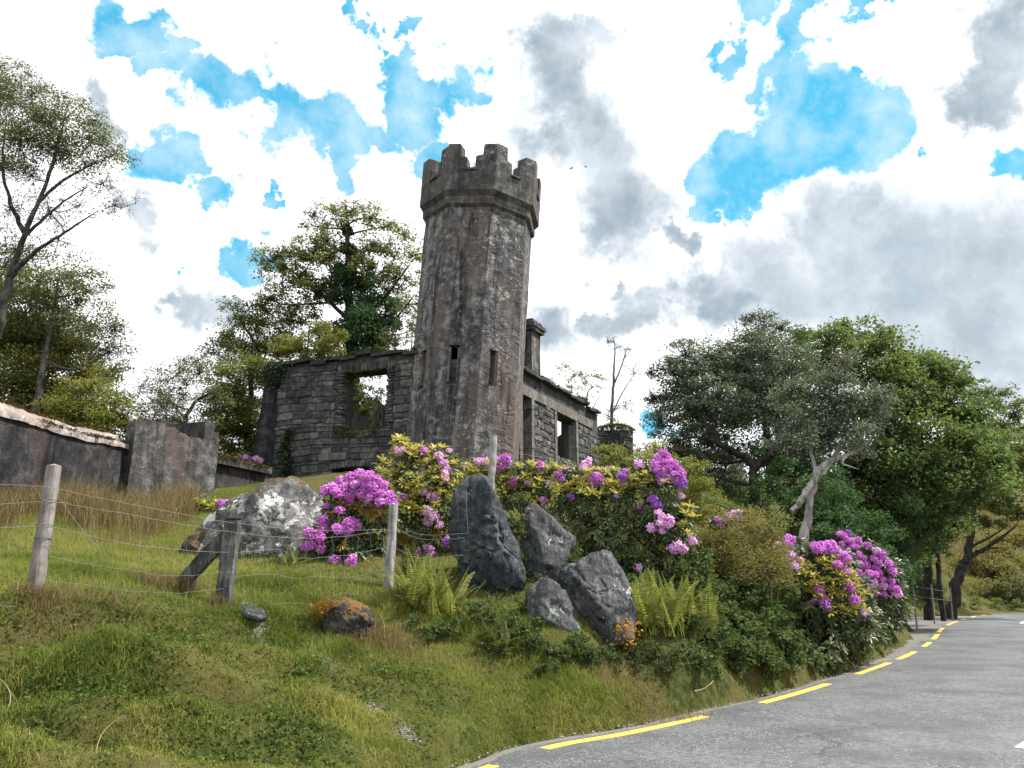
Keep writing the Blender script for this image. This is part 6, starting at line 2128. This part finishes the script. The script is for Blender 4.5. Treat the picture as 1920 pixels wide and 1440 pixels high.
def fern(px, py, Y, n, L, key, label, lean=.55, spread=.12, up=1.0):
    p = hit(px, py)
    p.z -= .02
    root = thing('fern', label, 'fern', tuple(p), 0, 'ferns among the rocks')
    for k in range(n):
        o = bpy.data.objects.new('frond', FR[key][k % 6])
        col.objects.link(o)
        o.parent = root
        az = k * 2.4 + random.uniform(-.4, .4)
        tl = random.uniform(.08, lean)
        s = L * random.uniform(.72, 1.12)
        o.matrix_local = Matrix.Translation((random.gauss(0, spread), random.gauss(0, spread * .6), 0)) @ Matrix.Rotation(az, 4, 'Z') @ Matrix.Rotation(tl, 4, 'Y') @ Matrix.Rotation(random.uniform(-.3, .3), 4, 'Z') @ Matrix.Diagonal((s, s, s * up, 1))
    return root


fern(1218, 1190, 10.4, 46, .90, 'y', 'big yellow-green fern clump right of the slanting cleft rock', .32, .20)
fern(1285, 1195, 10.5, 36, .84, 'y', 'yellow-green fern at the right end of the big clump, reaching over the brambles', .34, .16)
fern(795, 1150, 10.0, 30, .80, 'y', 'olive yellow fern between the silver grey post and the upright slab', .5, .15)
fern(845, 1165, 10.05, 16, .70, 'y', 'fern leaning against the left foot of the upright slab', .7, .10)
fern(760, 1150, 10.1, 16, .50, 'g', 'low dark fern right beside the silver grey post', 1.0, .12)
fern(925, 1215, 9.85, 20, .52, 'g', 'flat green fern spreading below the upright slab', 1.15, .10)
fern(880, 1205, 9.8, 14, .45, 'g', 'small green fern low on the bank under the slab', 1.15, .10)
fern(1065, 1235, 9.75, 12, .36, 'g', 'small fern under the lower small grey rock', 1.1, .10)
fern(545, 1062, 11.4, 9, .34, 'y', 'tiny bright fern at the foot of the lichen-spotted boulder', .9, .06)
fern(770, 1075, 11.0, 12, .5, 'g', 'dark fern in the shade under the lilac rhododendron', .9, .1)

# yellow autumn-coloured leaves by the rock
Q = [at(random.gauss(1178, 13), random.gauss(1182, 13), 10.30 + random.gauss(0, .06)) for k in range(110)]
o = leaf_obj(np.array(Q), .05, .035, 'orange_leaves', leaf_mat('orange dying leaves', (.20, .075, .01), (.42, .19, .02), (.55, .32, .04), .35, .6, .2), None, up=.4, origin=at(1165, 1180, 10.45))
tag(o, 'orange dying leaves between the slanting cleft rock and the yellow-green fern', 'leaves')

# ------------------------------------------------------------------ grass
M['grass'] = leaf_mat('grass', (.036, .070, .013), (.122, .163, .034), (.30, .295, .09), .42, .65, .12)
M['rush'] = leaf_mat('dry rushes', (.075, .055, .026), (.16, .115, .055), (.30, .235, .12), .3, .7, .15)


def blades(x, y, Lm, Wm, tint, name, mat, lean=.55, nseg=2, zoff=-.015):
    """bent blades of grass; nseg 1 = a single triangle each, for the farther field"""
    n = len(x)
    z = height(x, y) + zoff
    L = Lm * rng.uniform(.55, 1.35, n)
    ph = rng.uniform(0, 2 * PI, n)
    ln_ = np.abs(rng.normal(0, lean, n)) + .12
    dx, dy = np.cos(ph) * ln_, np.sin(ph) * ln_
    fx = rng.uniform(0, 2 * PI, n)
    wx, wy = np.cos(fx) * Wm * .5, np.sin(fx) * Wm * .5
    B = np.stack([x, y, z], 1)
    Wv = np.stack([wx, wy, np.zeros(n)], 1) * rng.uniform(.7, 1.4, (n, 1))
    mid = B + np.stack([dx * .35, dy * .35, np.full(n, .62)], 1) * L[:, None]
    nrm = np.sqrt(1 + ln_ ** 2)
    tip = B + np.stack([dx, dy, 1.0 / nrm + .05 - .25 * ln_ ** 2], 1) * L[:, None]
    mb = MB()
    if nseg == 1:
        V = np.stack([B - Wv, B + Wv, tip], 1).reshape(-1, 3)
        mb.add(V, np.arange(n * 3).reshape(n, 3), np.repeat(np.clip(tint, 0, 1), 3))
        return tag(mb.build(name, mat, None, False), kind='stuff')
    V = np.stack([B - Wv, B + Wv, mid + Wv * .8, tip, mid - Wv * .8], 1).reshape(-1, 3)
    b = np.arange(n)[:, None] * 5
    mb.add(V, b + [0, 1, 2, 4], np.repeat(np.clip(tint, 0, 1), 5))
    mb.f.append((b + [4, 2, 3]))
    return tag(mb.build(name, mat, None, False), kind='stuff')


def sow(n, poly_fn, xr, yr):
    x = rng.uniform(xr[0], xr[1], n)
    y = rng.uniform(yr[0], yr[1], n)
    k = poly_fn(x, y)
    ok = rng.random(n) < k
    return x[ok], y[ok]


def in_view(x, y, z, mx=60):
    dep = y * CP + (z - EYE) * SP
    px = 960 + FPX * x / np.maximum(dep, .1)
    py = 720 - FPX * (-y * SP + (z - EYE) * CP) / np.maximum(dep, .1)
    return (px > -mx * 7) & (px < 1920 + mx) & (py < 1440 + mx * 3)


def near_density(x, y):
    sd = road_sd(x, y)
    b = bare(x, y)
    k = np.where(sd > .04, 1.0, 0) * (1 - .93 * b)
    k *= np.clip(.55 + 1.3 * (vnoise(x * 2.2 + 3, y * 2.2 + 8, 3) - .32), .15, 1)
    return k * in_view(x, y, height(x, y))


def tint_of(x, y, base=.42, amp=1.5):
    big = vnoise(x * .8 + 50, y * .8 + 20, 3)
    sm = vnoise(x * 3.5 + 5, y * 3.5 + 2, 3)
    return base + amp * (.6 * (big - .5) + .4 * (sm - .5)) + rng.normal(0, .16, len(x))


x, y = sow(430000, near_density, (-6.2, 3.2), (5.0, 10.2))
lush = vnoise(x * 1.5 + 70, y * 1.5 + 33, 3)
blades(x, y, .035 + .10 * smooth((lush - .38) / .35), .0055, tint_of(x, y, .46, 2.4), 'grass', M['grass'], .7)
x, y = sow(90000, lambda x, y: near_density(x, y) * (road_sd(x, y) < 2.2), (-.5, 9.0), (7.0, 17.0))
blades(x, y, .06 + .05 * vnoise(x * 2, y * 2, 2), .006, tint_of(x, y, .40), 'grass', M['grass'], .7)
x, y = sow(400000, lambda x, y: in_view(x, y, height(x, y)) * np.clip(.5 + 1.2 * (vnoise(x * 1.8, y * 1.8, 3) - .3), .2, 1) * (y > 7.2 + .42 * (x + 3.6)), (-9.5, 1.0), (7.0, 19.0))
blades(x, y, .05 + .07 * vnoise(x * 1.1 + 4, y * 1.1, 3), .007, tint_of(x, y, .78, 1.2), 'grass', M['grass'], .8, 1)
x, y = sow(60000, lambda x, y: (road_sd(x, y) > .1) * (road_sd(x, y) < 6), (4.0, 34.0), (15.0, 52.0))
blades(x, y, .16, .02, tint_of(x, y, .45), 'grass', M['grass'], .6)
x, y = sow(60000, lambda x, y: np.clip(2.2 * (vnoise(x * .9, y * .9, 3) - .38), 0, 1), (10, 45), (42.0, 62.0))
blades(x, y, .45, .05, tint_of(x, y, .5), 'bracken_cover', M['rush'], .6)
# broad-leaved weeds in dark clumps on the bank
M['weed'] = leaf_mat('low bank weeds', (.024, .046, .010), (.055, .092, .018), (.11, .155, .035), .35, .65, .12)
Q = []
for (px, py, rp, Yp, n) in ((75, 1190, 34, 6.75, 500), (130, 1195, 34, 6.85, 500), (60, 1290, 30, 6.25, 360), (90, 1320, 30, 6.15, 380), (190, 1340, 34, 6.2, 620), (215, 1320, 26, 6.3, 380), (70, 1400, 30, 5.75, 420), (240, 1160, 26, 7.5, 300), (300, 1165, 30, 7.7, 420), (350, 1175, 28, 7.9, 420), (500, 1180, 30, 8.5, 380), (545, 1185, 26, 8.65, 300), (260, 1255, 34, 6.9, 360), (300, 1290, 30, 6.75, 300), (430, 1270, 30, 7.4, 300), (560, 1290, 34, 7.6, 420), (600, 1310, 30, 7.55, 360), (530, 1385, 36, 6.6, 480), (590, 1400, 34, 6.7, 420), (440, 1420, 30, 6.2, 360), (700, 1270, 24, 8.35, 280), (735, 1285, 24, 8.25, 260), (800, 1290, 24, 8.6, 260), (780, 1400, 26, 7.4, 240), (400, 1370, 26, 6.5, 260), (340, 1400, 26, 6.2, 240), (640, 1210, 20, 9, 240), (690, 1330, 20, 7.9, 200)):
    n = int(n * .6)
    xx, yy = rng.normal(0, 1, n), rng.normal(0, 1, n)
    c = at(px, py, Yp)
    r = rp / FPX * Yp
    x_, y_ = c.x + xx * r * 1.05, c.y + yy * r * 1.05
    Q.append(np.stack([x_, y_, height(x_, y_) + .02 + np.abs(rng.normal(0, .055, n))], 1))
Q = np.vstack(Q)
x, y = sow(40000, lambda x, y: near_density(x, y) * np.clip(4 * (vnoise(x * 1.9 + 30, y * 1.9 + 12, 4) - .5), 0.03, 1), (-5.2, 3.2), (5.0, 10.2))
Q = np.vstack([Q, np.stack([x, y, height(x, y) + .01 + np.abs(rng.normal(0, .035, len(x)))], 1)])
Q = Q[road_sd(Q[:, 0], Q[:, 1]) > .1]
o = leaf_obj(Q, .036, .027, 'weeds', M['weed'], None, up=1.0, droop=-.1, kind='stuff')
# ground ivy and litter under the hedge side of the rocks
x, y = sow(60000, lambda x, y: (road_sd(x, y) > .75) * (road_sd(x, y) < 3.8) * np.clip(3 * (vnoise(x * 1.4 + 9, y * 1.4, 3) - .36), 0, 1), (-.4, 9.5), (9.2, 18.5))
Q = np.stack([x, y, height(x, y) + np.abs(rng.normal(0, .09, len(x)))], 1)
leaf_obj(Q, .05, .036, 'undergrowth', LM['bramble'], None, up=.9, kind='stuff')

# dry rushes along the yard wall
def rush_d(x, y):
    px = 960 + FPX * x / (y * CP + (height(x, y) - EYE) * SP)
    d = np.exp(-((y - (13.2 + .004 * px + 1.2 * np.sin(px * .02))) / 1.3) ** 2)
    return np.where((px > -60) & (px < 370) & (x > -8.6 - (17 - y) * .17), 1, 0) * d * np.clip(3.2 * (vnoise(x * 1.3 + 2, y * 1.3 + 6, 3) - .34), 0.05, 1)
x, y = sow(70000, rush_d, (-10, -4.0), (10.0, 18.0))
blades(x, y, .34 + .28 * vnoise(x * 1.3, y * 1.3, 2), .008, rng.random(len(x)) * .9, 'rushes', M['rush'], .38)
# tufts of dead grass at the strut and post feet
Q = []
for (px, py, Yp, n, s) in ((300, 1130, 8.85, 900, .16), (330, 1120, 8.95, 700, .14), (62, 1140, 7.15, 500, .10), (420, 1142, 8.65, 260, .08), (120, 1150, 7.2, 500, .25), (210, 1148, 7.6, 600, .3), (640, 1185, 8.95, 500, .2), (710, 1190, 9.2, 500, .2), (740, 1215, 9.1, 400, .2), (1240, 1260, 10.0, 500, .3), (1170, 1250, 9.9, 300, .25)):
    c = at(px, py, Yp)
    Q.append(np.stack([c.x + rng.normal(0, s, n), c.y + rng.normal(0, s * .7, n)], 1))
Q = np.vstack(Q)
blades(Q[:, 0], Q[:, 1], np.full(len(Q), .17), .005, .2 + .6 * rng.random(len(Q)), 'dry_grass', M['rush'], .6)

# small stones on the worn path
M['pebble'] = stone_mat('path stones', [(.22, .21, .20), (.34, .33, .31), (.46, .45, .43), (.16, .155, .15)], False)
mb = MB()
for k in range(1700):
    q = PATH[random.randrange(len(PATH))] + rng.normal(0, .13, 2)
    if bare(np.array([q[0]]), np.array([q[1]]))[0] < .35: continue
    s = random.uniform(.006, .018) * (2.0 if random.random() < .05 else 1)
    z = gz(q[0], q[1])
    o8 = np.array([(1, 0, 0), (0, 1, 0), (-1, 0, 0), (0, -1, 0), (0, 0, .7), (0, 0, -.7)]) * s * rng.uniform(.7, 1.3, (6, 1))
    mb.add(o8 + [q[0], q[1], z + s * .2], [(0, 1, 4), (1, 2, 4), (2, 3, 4), (3, 0, 4), (1, 0, 5), (2, 1, 5), (3, 2, 5), (0, 3, 5)], random.random())
tag(mb.build('gravel', M['pebble'], None, False), kind='stuff')
mb = MB()
for k in range(2600):
    s_ = random.uniform(LS[np.argmin(((LINE - [-1.3, 5.0]) ** 2).sum(1))], LAY_S[-1])
    q = line_at(s_, float(edge_off(s_)) - abs(random.gauss(0, .10)) + .05)
    s = random.uniform(.004, .011) * (2.2 if random.random() < .04 else 1)
    z = max(gz(q[0], q[1]), .002)
    o8 = np.array([(1, 0, 0), (0, 1, 0), (-1, 0, 0), (0, -1, 0), (0, 0, .7), (0, 0, -.7)]) * s * rng.uniform(.7, 1.3, (6, 1))
    mb.add(o8 + [q[0], q[1], z + s * .2], [(0, 1, 4), (1, 2, 4), (2, 3, 4), (3, 0, 4), (1, 0, 5), (2, 1, 5), (3, 2, 5), (0, 3, 5)], random.random())
tag(mb.build('gravel', M['pebble'], None, False), kind='stuff')
# a few stalks and sticks
M['straw'] = plain_mat('pale dry stalk', (.30, .25, .16), .8)


def stalk(pts, r, label, mat='straw'):
    P = catmull([np.array(at(*p)) for p in pts], 8)
    mb = MB()
    tube(mb, P, np.linspace(r, r * .5, len(P)), 5)
    tag(mb.build('dry_stalk', M[mat], None, True, P[0]), label, 'stalk')


stalk([(182, 1448, 5.6), (180, 1410, 5.7), (192, 1375, 5.85), (215, 1352, 5.95), (236, 1340, 6.0)], .0028, 'long pale dry stalk arching out of the grass bottom left')
stalk([(1302, 1296, 10.0), (1318, 1292, 10.0), (1330, 1284, 10.0), (1338, 1276, 10.05)], .009, 'short bleached stick lying on the verge below the brambles')
stalk([(728, 1235, 9.0), (722, 1200, 9.1), (720, 1170, 9.3), (712, 1150, 9.4)], .004, 'forked dry stem standing on the bank below the silver grey post')
stalk([(10, 1340, 5.9), (20, 1310, 6.0), (12, 1285, 6.1), (-4, 1270, 6.1)], .0028, 'thin brown stem curving at the left edge of the bank')

# ------------------------------------------------------------------ two birds far off
M['bird'] = plain_mat('dark plumage', (.02, .02, .022), .7)
for (px, py, lab, rz) in ((1071, 316, 'small dark gliding bird, the left of two in the cloud', .5), (1098, 313, 'tiny dark bird banking, the right of two in the cloud', -.6)):
    p = at(px, py, 60)
    b = thing('bird', lab, 'bird', tuple(p), rz, 'birds in the sky')
    s = .30 if px < 1080 else .22
    mb = MB()
    tube(mb, np.array([[-.5, 0, 0], [-.35, 0, .02], [0, 0, .03], [.3, 0, .05], [.45, 0, .04], [.55, 0, .03]]) * s, np.array([.02, .07, .11, .09, .06, .01]) * s, 7)
    mb.build('body', M['bird'], b)
    for sg in (-1, 1):
        mb = MB()
        V = np.array([(.22, 0, .08), (-.18, 0, .08), (-.12, sg * .45, .22), (.22, sg * .45, .22), (-.1, sg * .95, .12), (.04, sg * .98, .12)]) * s
        V = np.vstack([V, V - [0, 0, .02 * s]])
        mb.add(V, [(0, 1, 2, 3), (3, 2, 4, 5), (7, 6, 9, 8), (8, 9, 11, 10), (0, 3, 9, 6), (3, 5, 11, 9), (1, 7, 8, 2), (2, 8, 10, 4)])
        mb.build('wing', M['bird'], b, False)
